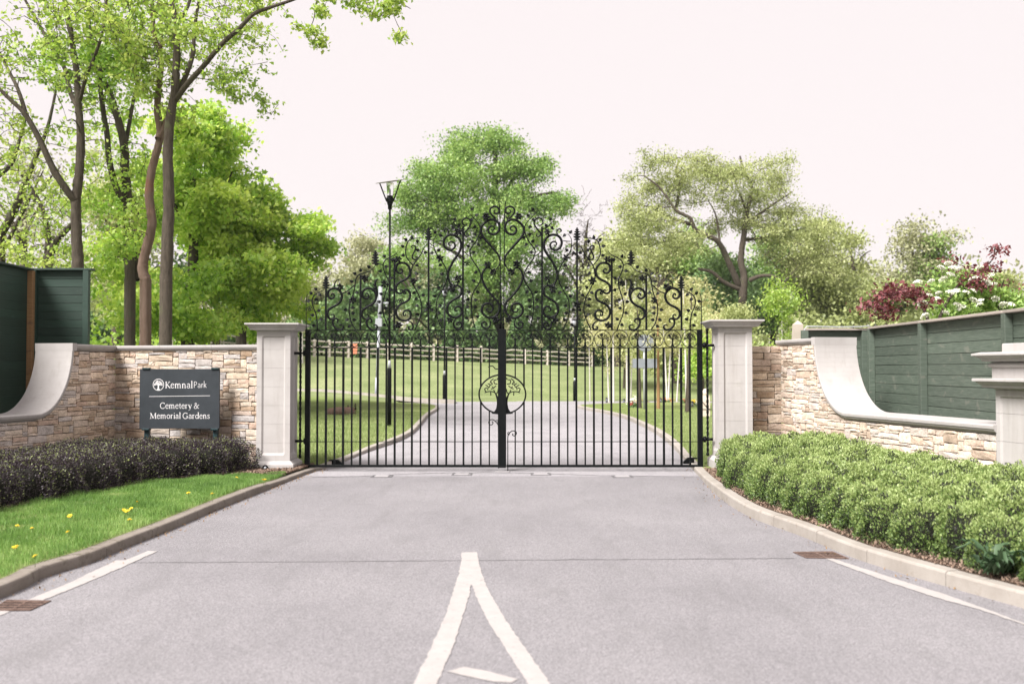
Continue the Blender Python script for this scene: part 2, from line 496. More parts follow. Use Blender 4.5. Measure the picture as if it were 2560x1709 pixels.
FOOT = 54.0
def bank_top_y(x): return min(84.0, max(64.0, 83.0 - (5 - x) * 13 / 19))
def bank_top_z(x): return min(3.2, max(1.80, 1.84 + (5 - x) * .64 / 19))
def zt(x, y):
    """ground level away from the road"""
    base = .085
    if x < 0:
        base += .36 * sstep(2.6, 11, -x) * sstep(26, 50, y)
    if y > 44: base -= .085 * sstep(0, 6, x + 3) * (1 - sstep(50, 53, y)) 
    if y <= FOOT: return base
    ty, tz = bank_top_y(x), bank_top_z(x)
    if y < ty:
        t = (y - FOOT) / (ty - FOOT)
        t = 1 - (1 - t) ** 1.5
        return base + (tz - base) * t
    return tz + (y - ty) * .025
def verge_z(side, y):
    return kerb_h(side, y) - .006

# ground: one sheet out to the horizon, kept under the road
xs = np.concatenate([np.arange(-400, -60, 40), np.arange(-60, -24, 4), np.arange(-24, 24.1, .75), np.arange(28, 61, 4), np.arange(80, 401, 40)])
ys = np.concatenate([np.arange(-60, -10, 10), np.arange(-10, 90, .75), np.arange(92, 140, 4), np.arange(150, 640, 30)])
vv = []; 
for y in ys:
    for x in xs:
        z = zt(x, y) - .035
        if y < 47.5 and (kx(-1, min(y, 44.3)) - .9 < x < kx(1, min(y, 44.1)) + .9 or (y > 42 and -6 < x < 45)): z = -.16
        elif y < 14.6 and abs(x) < 12: z = verge_z(1 if x > 0 else -1, y) - .05
        vv.append((x, y, z))
nx, ny = len(xs), len(ys)
ff = [(j * nx + i, j * nx + i + 1, (j + 1) * nx + i + 1, (j + 1) * nx + i) for j in range(ny - 1) for i in range(nx - 1)]
ob("ground", mesh_np("ground", vv, ff, smooth=True), M['bank'], label="rough grass ground and bank rising behind the drive", kind='structure')

# road
def road_strip(y0, y1):
    stn = list(np.arange(y0, y1 + .01, .5)); vv = []; ff = []
    for y in stn:
        a, b_ = kx(-1, y) - .02, kx(1, y) + .02
        for k in range(9): vv.append((a + (b_ - a) * k / 8, y, 0.0))
    for j in range(len(stn) - 1):
        for k in range(8): ff.append((j * 9 + k, j * 9 + k + 1, j * 9 + 10 + k, j * 9 + 9 + k))
    return vv, ff
vv, ff = road_strip(-8.0, 14.5)
ob("road", mesh_np("road", vv, ff), M['asphalt'], label="worn grey tarmac entrance in front of the gate", kind='structure')
vv, ff = road_strip(14.5, 44.0)
n0 = len(vv)
for j, y in enumerate((44.0, 45.5, 47.0, 48.3)):
    for k in range(9): vv.append((kx(-1, 44) - .02 + (kx(1, 44) - kx(-1, 44) + .04) * k / 8 + (0 if j == 0 else 0), y, 0.001 * j))
for j in range(3):
    for k in range(8): ff.append((n0 + j * 9 + k, n0 + j * 9 + k + 1, n0 + j * 9 + 10 + k, n0 + j * 9 + 9 + k))
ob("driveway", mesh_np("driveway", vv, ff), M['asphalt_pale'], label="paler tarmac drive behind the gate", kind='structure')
# the side road to the right, beyond the lawn
vv = []; ff = []
for k in range(26):
    x = kx(1, 44) + k * 1.5
    vv += [(x, 45.2 + .0 * k, .004), (x, 47.6, .004)]
for k in range(25): ff.append((2 * k, 2 * k + 2, 2 * k + 3, 2 * k + 1))
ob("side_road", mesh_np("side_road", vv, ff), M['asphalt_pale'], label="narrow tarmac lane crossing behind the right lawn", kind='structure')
# the footpath climbing away to the left
pp = spline([(-2.6, 45.0), (-4.3, 46.2), (-5.7, 47.6), (-7.1, 49.1), (-8.9, 50.6), (-11, 52.1), (-14, 53.2), (-20, 54), (-30, 54.5)], 5)
vv = []; ff = []
for p in pp:
    for k in range(4):
        y = p[1] + k * .55
        vv.append((p[0], y, zt(p[0], y) + .03))
for j in range(len(pp) - 1):
    for k in range(3): ff.append((j * 4 + k, j * 4 + k + 1, j * 4 + 5 + k, j * 4 + 4 + k))
ob("path", mesh_np("path", vv, ff, smooth=True), M['asphalt'], label="thin tarmac path curving up to the left behind the lawn", kind='structure')
pe = thing("path_edging", (-6, 47.5, 0), "pale concrete edging along the near side of the curving path", "kerb", kind='structure')
for i in range(0, len(pp) - 2, 2):
    mb = MB(); r = []
    for p in (pp[i], pp[i + 2]):
        z = zt(p[0], p[1]) - .1
        r.append([(p[0], p[1] - .16, z), (p[0], p[1] - .02, z), (p[0], p[1] - .02, z + .20), (p[0], p[1] - .16, z + .20)])
    mb.loft(r); mb.obj("kerb_stone", M['kerb'], pe, origin=r[0][0])

# lawns and verges beside the kerbs (fine strips that meet the kerb backs)
KW = .13
def strip(name, side, y0, y1, dy, offs, mat, label, zf):
    st = list(np.arange(y0, y1 + 1e-6, dy)); vv = []; ff = []; n = len(offs)
    for y in st:
        e = kx(side, y) + side * (KW - .01)
        for o in offs:
            x = e + side * o
            vv.append((x, y, zf(x, y, o)))
    for j in range(len(st) - 1):
        for k in range(n - 1):
            q = (j * n + k, j * n + k + 1, j * n + n + k + 1, j * n + n + k)
            ff.append(q if side > 0 else q[::-1])
    return ob(name, mesh_np(name, vv, ff, smooth=True), mat, label=label, kind='structure')
wob = lambda x, y: .012 * math.sin(x * 5.1 + y * 3.3) + .010 * math.sin(y * 7.7 - x * 4.1)
strip("verge", -1, -2, 14.6, .2, [0, .1, .25, .5, .8, 1.2, 1.7, 2.4, 3.4, 6], M['grass'], "grass verge between the left kerb and the purple hedge",
      lambda x, y, o: verge_z(-1, y) + (wob(x, y) if o > .05 else 0) + .02 * sstep(.1, 1, o))
offs_in = [0, .12, .3, .6, 1, 1.6, 2.4, 3.4, 5, 7, 9.5, 13, 18]
lawnz = lambda side: (lambda x, y, o: verge_z(side, y) * (1 - sstep(0, 2.5, o)) + zt(x, y) * sstep(0, 2.5, o))
strip("lawn", -1, 14.6, 44.2, .4, offs_in, M['grass'], "mown lawn behind the gate on the left", lawnz(-1))
strip("lawn", 1, 14.8, 44.0, .4, offs_in, M['grass'], "mown memorial lawn behind the gate on the right", lawnz(1))

# kerbs: separate stones end to end
def kerb(side, y0, y1, label, length=.915, mat=M['kerb']):
    t = thing("kerb", (kx(side, (y0 + y1) / 2), (y0 + y1) / 2, 0), label, "kerb", kind='structure')
    pts = []; y = y0
    while y < y1: pts.append((kx(side, y), y)); y += .02
    acc = 0; cur = [pts[0]]; segs = []
    for a, b_ in zip(pts, pts[1:]):
        acc += math.hypot(b_[0] - a[0], b_[1] - a[1]); cur.append(b_)
        if acc >= length: segs.append(cur); cur = [b_]; acc = 0
    if len(cur) > 8: segs.append(cur)
    for sg in segs:
        sub = [sg[int(i * (len(sg) - 1) / 4)] for i in range(5)]
        rings = []; dz = RNG.normal(0, .0025); dn = RNG.normal(0, .002)
        for i, p in enumerate(sub):
            q0, q1 = sub[max(i - 1, 0)], sub[min(i + 1, 4)]
            t_ = Vector((q1[0] - q0[0], q1[1] - q0[1], 0)).normalized()
            n_ = Vector((t_.y, -t_.x, 0)) * side              # away from the road
            o_ = Vector((p[0], p[1], 0)) + t_ * (.004 if i == 0 else (-.004 if i == 4 else 0)) + n_ * dn
            h = kerb_h(side, p[1]) + dz
            prof = [(-.0, -.12), (-.0, h - .018), (.006, h - .006), (.018, h), (KW - .008, h), (KW, h - .008), (KW, -.12)]
            rings.append([o_ + n_ * u + Vector((0, 0, w)) for u, w in prof])
        MB().loft(rings).obj("kerb_stone", mat, t, origin=rings[0][0])
kerb(-1, 1.0, 15.2, "weathered concrete kerb along the grass verge on the left", mat=M['kerb_old'])
kerb(-1, 15.2, 44.0, "concrete kerb of the left lawn behind the gate")
kerb(1, 1.0, 15.4, "pale concrete kerb curving along the green hedge on the right")
kerb(1, 15.4, 43.6, "concrete kerb of the memorial lawn behind the gate on the right")

# ------------------------------------------------------------------ markings and ironwork in the road
def ragged(pts, amp, step=.035):
    out = []
    n = len(pts)
    for i in range(n):
        a, b_ = Vector(pts[i]), Vector(pts[(i + 1) % n])
        L = (b_ - a).length; k = max(1, int(L / step)); nrm = Vector((-(b_ - a).y, (b_ - a).x)).normalized()
        for j in range(k):
            out.append(a + (b_ - a) * (j / k) + nrm * (RNG.normal(0, amp) if j else 0))
    return out
def marking(name, polys, z, mat, label, amp=.0035):
    bm = bmesh.new()
    for poly in polys:
        vs = [bm.verts.new((p.x, p.y, z)) for p in ragged([(q[0], q[1]) for q in poly], amp)]
        f = bm.faces.new(vs)
    bmesh.ops.triangulate(bm, faces=bm.faces[:])
    for f in bm.faces:
        if f.normal.z < 0: f.normal_flip()
    me = bpy.data.meshes.new(name); bm.to_mesh(me); bm.free()
    return ob(name, me, mat, label=label, kind='structure')
g2 = lambda x, y: G(x, y)[:2]
z8 = lambda x, y: g2(1000 + x / 4.25, 1340 + y / 4.25)
tri = [[z8(645, 175), z8(815, 170), z8(835, 260), z8(655, 260)], [z8(655, 260), z8(835, 260), z8(890, 460), z8(760, 521), z8(750, 521), z8(600, 480)],
       [z8(600, 480), z8(750, 521), z8(735, 640), z8(650, 900), z8(560, 1190), z8(395, 1560), z8(230, 1980), z8(-40, 1980), z8(150, 1560), z8(340, 1160), z8(480, 850)],
       [z8(760, 521), z8(890, 460), z8(940, 570), z8(1110, 870), z8(1340, 1200), z8(1590, 1560), z8(1900, 1980), z8(1620, 1980), z8(1350, 1560), z8(1120, 1200), z8(940, 920), z8(830, 690)],
       [z8(495, 1440), z8(690, 1390), z8(1000, 1455), z8(1255, 1520), z8(1180, 1560), z8(1000, 1550), z8(780, 1505)]]
marking("road_marking", tri, .004, M['paint'], "white give way triangle painted in the middle of the road")
c8 = lambda x, y: g2(x / 2.379, 1050 + y / 2.379)
marking("road_marking", [[c8(880, 778), c8(935, 780), c8(740, 870), c8(470, 985), c8(255, 1072), c8(160, 1072), c8(420, 965), c8(690, 835), c8(745, 834)],
                         [c8(-200, 1190), c8(0, 1135), c8(62, 1138), c8(0, 1163), c8(-200, 1240)]], .004, M['paint'],
        "broken white edge line beside the left kerb")
c9 = lambda x, y: g2(1740 + x / 2.851, 1050 + y / 2.851)
marking("road_marking", [[c9(925, 988), c9(980, 988), c9(1200, 1060), c9(1420, 1130), c9(1750, 1235), c9(2050, 1340), c9(2420, 1480), c9(2900, 1690), c9(2900, 1760),
                         c9(2338, 1458), c9(2000, 1345), c9(1700, 1262), c9(1400, 1165), c9(1100, 1055)]], .004, M['paint'],
        "long white edge line beside the right kerb")
def seam(label, pts, w, z):
    out = [Vector(p) for p in spline([tuple(p) for p in pts], 24)]
    up = []; dn = []
    for p in out:
        j = RNG.normal(0, w * .35); ww = w * (.5 + RNG.random())
        up.append((p.x, p.y + j + ww / 2)); dn.append((p.x, p.y + j - ww / 2))
    vv = [(a[0], a[1], z) for a in up] + [(a[0], a[1], z) for a in dn]
    n = len(up)
    ff = [(n + i, n + i + 1, i + 1, i) for i in range(n - 1)]
    ob("road_seam", mesh_np("road_seam", vv, ff), M['seam'], label=label, kind='structure')
seam("dark tar joint across the road by the tip of the white triangle", [g2(330, 1406), g2(700, 1404), g2(1100, 1401), g2(1500, 1398), g2(1985, 1395)], .018, .002)
seam("faint joint across the road just in front of the gate", [g2(782, 1192), g2(900, 1190), g2(1060, 1183), g2(1260, 1181), g2(1500, 1188), g2(1735, 1191)], .045, .002)

def gate_plate(px, py, label):
    p = G(px, py)
    t = thing("road_plate", (p.x, p.y, 0), label, "ground plate", "steel plates let into the road by the gate")
    MB().box((p.x, p.y, .006), (.20, .20, .010), .0, .003).obj("cover", M['plate'], t, origin=(p.x, p.y, 0))
    fr = MB()
    for dx, dy, sx_, sy_ in ((0, .125, .30, .034), (0, -.125, .30, .034), (.135, 0, .028, .214), (-.135, 0, .028, .214)):
        fr.box((p.x + dx, p.y + dy, .003), (sx_, sy_, .006))
    fr.obj("frame", M['plate_frame'], t, origin=(p.x, p.y, 0))
gate_plate(955, 1190.5, "leftmost pale steel plate let into the road below the left gate leaf")
gate_plate(1155, 1185.5, "pale steel plate in the road just left of the gate middle")
gate_plate(1352, 1185, "pale steel plate in the road just right of the gate middle")
gate_plate(1556, 1191, "rightmost pale steel plate in the road below the right gate leaf")
pc = G(1256, 1180)
MB().box((pc.x, pc.y, .008), (.22, .10, .016), 0, .004).obj("gate_stop", M['plate'], origin=(pc.x, pc.y, 0), label="low pale stop block in the road under the middle of the gate", cat="gate stop")

def drain(corners, label, nbar):
    """corners: near-left, near-right, far-right, far-left on the road"""
    a, b_, c, d = [Vector((p[0], p[1], .0)) for p in corners]
    o_ = (a + b_ + c + d) / 4
    t = thing("drain_grate", o_, label, "drain")
    Q = lambda u, v: (a * (1 - u) + b_ * u) * (1 - v) + (d * (1 - u) + c * u) * v
    pit_shade = [Q(0, 0), Q(1, 0), Q(1, 1), Q(0, 1)]
    me = mesh_np("pit_shade", [tuple(p + Vector((0, 0, .002)) - o_) for p in pit_shade], [(0, 1, 2, 3)])
    ob("pit_shade", me, M['black'], t, o_)  # flat black sheet on the road paints the dark between the bars
    def bar(name, u0, v0, u1, v1):
        q = [Q(u0, v0), Q(u1, v0), Q(u1, v1), Q(u0, v1)]
        MB().prism([p + Vector((0, 0, .004)) for p in q], (0, 0, .004)).obj(name, M['rust'], t, origin=q[0])
    bar("frame", 0, 0, 1, .06); bar("frame", 0, .94, 1, 1); bar("frame", 0, .06, .03, .94); bar("frame", .97, .06, 1, .94)
    bar("rib", .485, .06, .525, .94)
    for k in range(nbar):
        v = .06 + .88 * (k + .5) / nbar; h = .88 / nbar * .22
        bar("bar", .03, v - h, .485, v + h); bar("bar", .525, v - h, .97, v + h)
drain([c8(-70, 1137), c8(180, 1133), c8(305, 1076), c8(40, 1072)], "rusty drain grate in the road at the left edge of the picture", 4)
drain([c9(785, 984), c9(1092, 989), c9(975, 938), c9(690, 942)], "rusty drain grate beside the kerb of the green hedge", 4)
# ------------------------------------------------------------------ gate pillars
def sq(h, z, cx=0, cy=0):
    return [Vector((cx - h, cy - h, z)), Vector((cx + h, cy - h, z)), Vector((cx + h, cy + h, z)), Vector((cx - h, cy + h, z))]
def panel_ring(h, z, m, d, s):
    """square outline with a recessed panel on every side: margin m, depth d, slope width s"""
    out = []
    for k in range(4):
        a = k * math.pi / 2; ca, sa = math.cos(a), math.sin(a)
        for (x, y) in ((-h, -h), (-h + m, -h), (-h + m + s, -h + d), (h - m - s, -h + d), (h - m, -h)):
            out.append(Vector((x * ca - y * sa, x * sa + y * ca, z)))
    return out
def pillar(x, y, dz, label, rot=0.0):
    t = thing("gate_pillar", (x, y, 0), label, "gate pillar", "stone gate pillars")
    def put(mb, name):
        R = Matrix.Rotation(rot, 3, 'Z')
        mb.v = [tuple(R @ Vector(v)) for v in mb.v]
        return ob(name, mb.mesh(name), M['caststone'], t, (x, y, 0))
    h = .2505; m_, d_, s_ = .075, .022, .026
    put(MB().loft([sq(.318, -.10), sq(.318, .135 + dz), sq(.312, .142 + dz), sq(.262, .188 + dz), sq(.2, .1885 + dz)]), "plinth")
    z0, z1 = .19 + dz, 2.114 + dz
    zs = [z0] + [z0 + .262 + .2785 * k for k in range(6)] + [z1]
    for i in range(7):
        a, b_ = zs[i] + .0013, zs[i + 1] - .0013
        mb = MB()
        if i == 0:
            mb.loft([panel_ring(h, a, m_, 0, s_), panel_ring(h, a + .075, m_, 0, s_), panel_ring(h, a + .112, m_, d_, s_), panel_ring(h, b_, m_, d_, s_)])
        elif i == 6:
            mb.loft([panel_ring(h, a, m_, d_, s_), panel_ring(h, b_ - .090, m_, d_, s_), panel_ring(h, b_ - .066, m_, 0, s_), panel_ring(h, b_, m_, 0, s_)])
        else:
            mb.loft([panel_ring(h, a, m_, d_, s_), panel_ring(h, b_, m_, d_, s_)])
        put(mb, "stone_block")
    put(MB().loft([panel_ring(h - .003, z0, m_, d_, s_), panel_ring(h - .003, z1, m_, d_, s_)]), "core")
    c = z1
    put(MB().loft([sq(.24, c - .002), sq(.255, c + .004), sq(.262, c + .016), sq(.335, c + .022), sq(.340, c + .045), sq(.352, c + .052), sq(.362, c + .072),
                   sq(.388, c + .088), sq(.392, c + .096), sq(.402, c + .098), sq(.402, c + .116), sq(.396, c + .120), sq(.05, c + .135)]), "cap")
    return t
PL = pillar(-3.557, 15.10, 0, "square cast stone gate pillar beside the slate sign wall")
PR = pillar(3.333, 15.10, .05, "square cast stone gate pillar rising behind the green hedge")
# twisted rods and hinge straps belong to the pillars
def twisted(x, y, z0, z1, parent):
    mb = MB(); n = 60; rings = []
    for i in range(n):
        z = z0 + (z1 - z0) * i / (n - 1); r = .020; a0 = i * .62
        rings.append([(x + r * math.cos(a0 + k * math.pi / 2), y + r * .9 * math.sin(a0 + k * math.pi / 2), z) for k in range(4)])
    mb.loft(rings)
    for z in (z0, z1): mb.lathe((x, y, z), [(.001, -.026), (.020, -.017), (.026, 0), (.020, .017), (.001, .026)], 8)
    return mb.obj("twisted_rod", M['iron'], parent, origin=(x, y, z0))
GY = 15.22
def gp(px, py, dy=0.0): return P(px, py, GY + dy)
for (pil, prx, pts, y0, y1) in ((PL, 750, ((735, 753, 766, 882.5), (738, 755, 767, 1102)), 834, 1141), (PR, 1769.5, ((1785, 1768, 1757, 863), (1782, 1769, 1758, 1097.5)), 824, 1135)):
    twisted(gp(prx, y1).x, GY, gp(prx, y1).z, gp(prx, y0).z, pil)
    for (xa, xm, xb, yy) in pts:
        a, b_ = gp(xa, yy), gp(xb, yy)
        hm = MB()
        hm.tube([Vector((a.x, a.y, a.z)), Vector((gp(xm, yy).x, GY, a.z))], .022, 8)
        hm.tube([Vector((gp(xm, yy).x, GY, a.z)), b_], .013, 8)
        s_ = gp(xb, yy).x + (gp(xm, yy).x - gp(xb, yy).x) * .35
        hm.lathe((s_, GY, a.z), [(.001, -.045), (.022, -.045), (.022, -.03), (.03, -.028), (.03, .028), (.022, .03), (.022, .045), (.001, .045)], 8)
        hm.obj("hinge", M['iron'], pil, origin=a)

# ------------------------------------------------------------------ rubble walls
def stone_variant(i):
    r = np.random.default_rng(100 + i)
    n = 4; vs = []; fs = []
    for b_ in range(n):
        for a in range(n):
            u, w = -.5 + a / (n - 1), -.5 + b_ / (n - 1)
            edge = a in (0, n - 1) or b_ in (0, n - 1)
            y = -.5 + (r.uniform(.02, .10) if edge else r.uniform(-.06, .05))
            ju, jw = r.normal(0, .030), r.normal(0, .055)
            if a == 0: ju = abs(ju) * .8
            if a == n - 1: ju = -abs(ju) * .8
            if b_ == 0: jw = abs(jw) * .9
            if b_ == n - 1: jw = -abs(jw) * .9
            vs.append((u + ju, y, w + jw))
    for b_ in range(n - 1):
        for a in range(n - 1): fs.append((b_ * n + a, b_ * n + a + 1, (b_ + 1) * n + a + 1, (b_ + 1) * n + a))
    brd = [k for k in range(n)] + [k * n + n - 1 for k in range(1, n)] + [n * n - 1 - k for k in range(1, n)] + [n * (n - 1) - k * n for k in range(1, n - 1)]
    base = len(vs)
    for k in brd: vs.append((vs[k][0], .5, vs[k][2]))
    for i_, k in enumerate(brd):
        j = (i_ + 1) % len(brd)
        fs.append((brd[j], k, base + i_, base + j))
    me = bpy.data.meshes.new("stone"); me.from_pydata(vs, [], fs); me.materials.append(M['stone']); me.update()
    return me
STONES = [stone_variant(i) for i in range(18)]
PAL = [(.46, .37, .28), (.50, .41, .315), (.43, .34, .255), (.52, .44, .36), (.47, .375, .31), (.40, .285, .20), (.41, .395, .395), (.37, .36, .37), (.44, .35, .30), (.38, .355, .35),
       (.50, .43, .35), (.45, .32, .25), (.53, .46, .385), (.35, .25, .17), (.46, .40, .35)]
PENDING = {}
def lay_stones():
    """the 300 stones of a wall that show largest become parts, the small rest one part"""
    from mathutils import Euler
    for lst in PENDING.values():
        lst.sort(key=lambda e: -abs(e[4][0] * e[4][2]) / (e[2] - cam.location).length_squared)
        for parent, me, loc, rot, sc, col in lst[:296]:
            o = bpy.data.objects.new("stone", me); o.color = col
            link(o, parent, loc); o.rotation_euler = rot; o.scale = sc
        vs = []; fs = []; cols = []
        for parent, me, loc, rot, sc, col in lst[296:]:
            Mx = Matrix.Translation(loc - wl(parent)) @ Euler(rot).to_matrix().to_4x4() @ Matrix.Diagonal((*sc, 1))
            b_ = len(vs); vs += [tuple(Mx @ v.co) for v in me.vertices]; cols += [col] * len(me.vertices)
            fs += [tuple(b_ + k for k in (p.vertices if sc[0] > 0 else reversed(p.vertices))) for p in me.polygons]
        if vs:
            m_ = bpy.data.meshes.new("small_stones"); m_.from_pydata(vs, [], fs)
            a = m_.attributes.new("stone_colour", 'FLOAT_COLOR', 'POINT'); a.data.foreach_set("color", np.array(cols, np.float32).ravel())
            m_.update(); ob("small_stones", m_, M['stone_small'], lst[0][0], wl(lst[0][0]), kind='stuff')
def wall_face(parent, W, along_angle, L, zlo, zhi, cell=(.050, .035), bright=1.0, warm=1.0, fade=.5):
    """fills a face with irregular courses; W(s, depth, z) -> world; zhi(s) = underside of coping"""
    nu = int(L / cell[0]); nv = int((max(zhi(s * L / 40) for s in range(41)) - zlo) / cell[1]) + 1
    cu = L / nu
    occ = np.zeros((nu, nv), bool)
    for i in range(nu):
        for j in range(nv):
            if zlo + (j + .55) * cell[1] > min(zhi((i + .1) * cu), zhi((i + .9) * cu)): occ[i, j] = True
    for j in range(nv):
        i = 0
        while i < nu:
            if occ[i, j]: i += 1; continue
            hmax = 1
            want_h = int(RNG.choice([1, 2, 2, 3, 3, 4], p=[.30, .22, .16, .18, .10, .04]))
            want_w = int(RNG.choice([2, 3, 4, 5, 6, 7, 8, 9]))
            if want_h == 1: want_w = max(want_w, 4)
            w = 1
            while w < want_w and i + w < nu and not occ[i + w, j]: w += 1
            if i + w < nu and not occ[i + w, j] and (i + w + 1 >= nu or occ[min(i + w + 1, nu - 1), j]): w += 1
            h = 1
            while h < want_h and j + h < nv and not occ[i:i + w, j + h].any(): h += 1
            occ[i:i + w, j:j + h] = True
            sx_, sz_ = w * cu - .003, h * cell[1] - .003
            d = .080 + RNG.uniform(-.006, .009)
            s_, z_ = (i + w / 2) * cu, zlo + (j + h / 2) * cell[1]
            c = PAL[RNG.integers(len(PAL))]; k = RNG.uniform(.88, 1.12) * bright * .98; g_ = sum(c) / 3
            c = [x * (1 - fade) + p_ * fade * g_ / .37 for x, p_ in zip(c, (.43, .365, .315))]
            loc = W(s_, -.0 + (d / 2 - .045), z_)
            rot = (RNG.normal(0, .012), RNG.normal(0, .012), along_angle)
            PENDING.setdefault(parent.name, []).append((parent, STONES[RNG.integers(len(STONES))], loc, rot, (sx_ * (-1 if RNG.random() < .5 else 1), d, sz_), (c[0] * k * warm, c[1] * k, c[2] * k / warm, 1)))
            i += w

T_WALL = .48
def coping_profile(T=T_WALL):
    f = [(.0, -.100), (.028, -.098), (.028, -.086), (.050, -.080), (.066, -.066), (.070, -.048), (.082, -.044), (.086, -.012), (.080, -.001)]
    b_ = [(-T - o, z) for o, z in reversed(f)]
    return f + b_
def swoop(s1, zt_, A, B, n=22):
    """path (s, z) of the coping top: vertical at (s1, zt_) bending to horizontal at (s1+A, zt_-B), with its outward normal"""
    out = []
    for i in range(n + 1):
        t = math.pi / 2 * i / n
        s_, z_ = s1 + A - A * math.cos(t), zt_ - B * math.sin(t)
        tx, tz = A * math.sin(t), -B * math.cos(t)
        l = math.hypot(tx, tz)
        out.append((s_, z_, -tz / l, tx / l))
    return out

class WallFrame:
    def __init__(s, corner, d, n): s.c = Vector(corner); s.d = Vector(d).normalized(); s.n = Vector(n).normalized()
    def __call__(s, u, depth, z):       # depth > 0 = proud of the face
        p = s.c + s.d * u + s.n * depth
        return Vector((p.x, p.y, z))
    def angle(s):                       # rotation that turns local -Y into the face normal
        return math.atan2(s.n.y, s.n.x) + math.pi / 2

def angled_wall(parent, fr, top, low, s1, A, Ltot, cop_mat):
    B = top - low
    sw = swoop(s1, top, A, B)
    # body
    poly = [(0, -.1), (Ltot, -.1), (Ltot, low - .07)] + [(a - nx_ * .07, b_ - nz_ * .07) for a, b_, nx_, nz_ in reversed(sw)] + [(0, top - .07)]
    poly = [(max(a, 0), b_) for a, b_ in poly]
    MB().prism([fr(a, -.02, b_) for a, b_ in poly], -fr.n * (T_WALL - .03)).obj("wall_core", M['mortar'], parent, origin=fr(0, 0, 0))
    prof = coping_profile()
    def straight(u0, u1, z):
        k = max(1, round((u1 - u0) / 1.1))
        for i in range(k):
            a, b_ = u0 + (u1 - u0) * i / k + .002, u0 + (u1 - u0) * (i + 1) / k - .002
            MB().loft([[fr(a, o, z + h) for o, h in prof], [fr(b_, o, z + h) for o, h in prof]]).obj("coping_stone", M['caststone'], parent, origin=fr(a, 0, z))
    straight(-.06, s1 - .105, top)
    # head block of the swoop
    head = [(.087, -.105), (.087, .012), (-T_WALL - .087, .012), (-T_WALL - .087, -.105)]
    MB().loft([[fr(s1 - .100, o, top + h) for o, h in head], [fr(s1 + .004, o, top + h) for o, h in head]]).obj("coping_stone", M['caststone'], parent, origin=fr(s1, 0, top))
    rings = []
    for a, b_, nx_, nz_ in sw:
        rings.append([fr(a + nx_ * h, o, b_ + nz_ * h - (.088 if False else 0)) for o, h in prof])
    # the curve is cast in two stones, with a fine joint
    k = len(rings) * 6 // 10
    rings[0] = [p + Vector((0, 0, -.090)) for p in rings[0]]
    MB().loft(rings[:k + 1], smooth=False).obj("coping_curve", M['caststone'], parent, origin=fr(s1, 0, top))
    r2 = [[p + fr.d * .003 for p in r] for r in rings[k:]]
    MB().loft(r2, smooth=False).obj("coping_curve", M['caststone'], parent, origin=fr(s1 + A, 0, low))
    straight(s1 + A + .004, Ltot, low)
    def zhi(s_):
        if s_ < s1: return top - .095
        if s_ > s1 + A: return low - .095
        t = math.acos(max(-1, min(1, (s1 + A - s_) / A)))
        return min(top - .095, top - B * math.sin(t) - .05)
    return zhi

# right wall
fr_r = WallFrame((4.18, 15.40, 0), (.187, -.982, 0), (-.982, -.187, 0))
WR = thing("stone_wall", (4.18, 15.4, 0), "stone wall with a swooping pale coping above the green hedge", "wall")
zh = angled_wall(WR, fr_r, 1.996, .967, 1.20, .82, 5.03, M['caststone'])
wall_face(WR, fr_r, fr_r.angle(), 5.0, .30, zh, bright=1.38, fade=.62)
fr_rb = WallFrame((3.56, 15.40, 0), (1, 0, 0), (0, -1, 0))
MB().prism([fr_rb(0, -.02, -.1), fr_rb(.60, -.02, -.1), fr_rb(.60, -.02, 1.88), fr_rb(0, -.02, 1.88)], (0, .42, 0)).obj("wall_core", M['mortar'], WR, origin=fr_rb(0, 0, 0))
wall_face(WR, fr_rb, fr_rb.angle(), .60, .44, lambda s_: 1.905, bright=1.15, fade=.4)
# left wall
fr_l = WallFrame((-6.46, 16.20, 0), (-.224, -.975, 0), (.975, -.224, 0))
WLF = thing("stone_wall", (-6.46, 16.2, 0), "stone wall with a sweeping pale coping behind the slate sign", "wall")
zh = angled_wall(WLF, fr_l, 1.932, .905, 1.17, .74, 7.2, M['caststone'])
wall_face(WLF, fr_l, fr_l.angle(), 4.2, .42, zh, bright=1.5, fade=.45)  # stones coloured lighter on this face to make up for missing sun
d_f = Vector((2.68, -.80, 0)); Lf = d_f.length
fr_f = WallFrame((-6.46, 16.20, 0), d_f, (-.80, -2.68, 0))
MB().prism([fr_f(0, -.02, -.1), fr_f(Lf, -.02, -.1), fr_f(Lf, -.02, 1.86), fr_f(0, -.02, 1.86)], -fr_f.n * .44).obj("wall_core", M['mortar'], WLF, origin=fr_f(0, 0, 0))
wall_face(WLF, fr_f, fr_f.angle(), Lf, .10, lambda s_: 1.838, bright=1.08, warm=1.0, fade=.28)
prof = coping_profile()
for i in range(3):
    a, b_ = -.05 + (Lf + .05) * i / 3 + .002, -.05 + (Lf + .05) * (i + 1) / 3 - .002
    MB().loft([[fr_f(a, o, 1.929 + h) for o, h in prof], [fr_f(b_, o, 1.929 + h) for o, h in prof]]).obj("coping_stone", M['caststone'], WLF, origin=fr_f(a, 0, 1.93))

lay_stones()
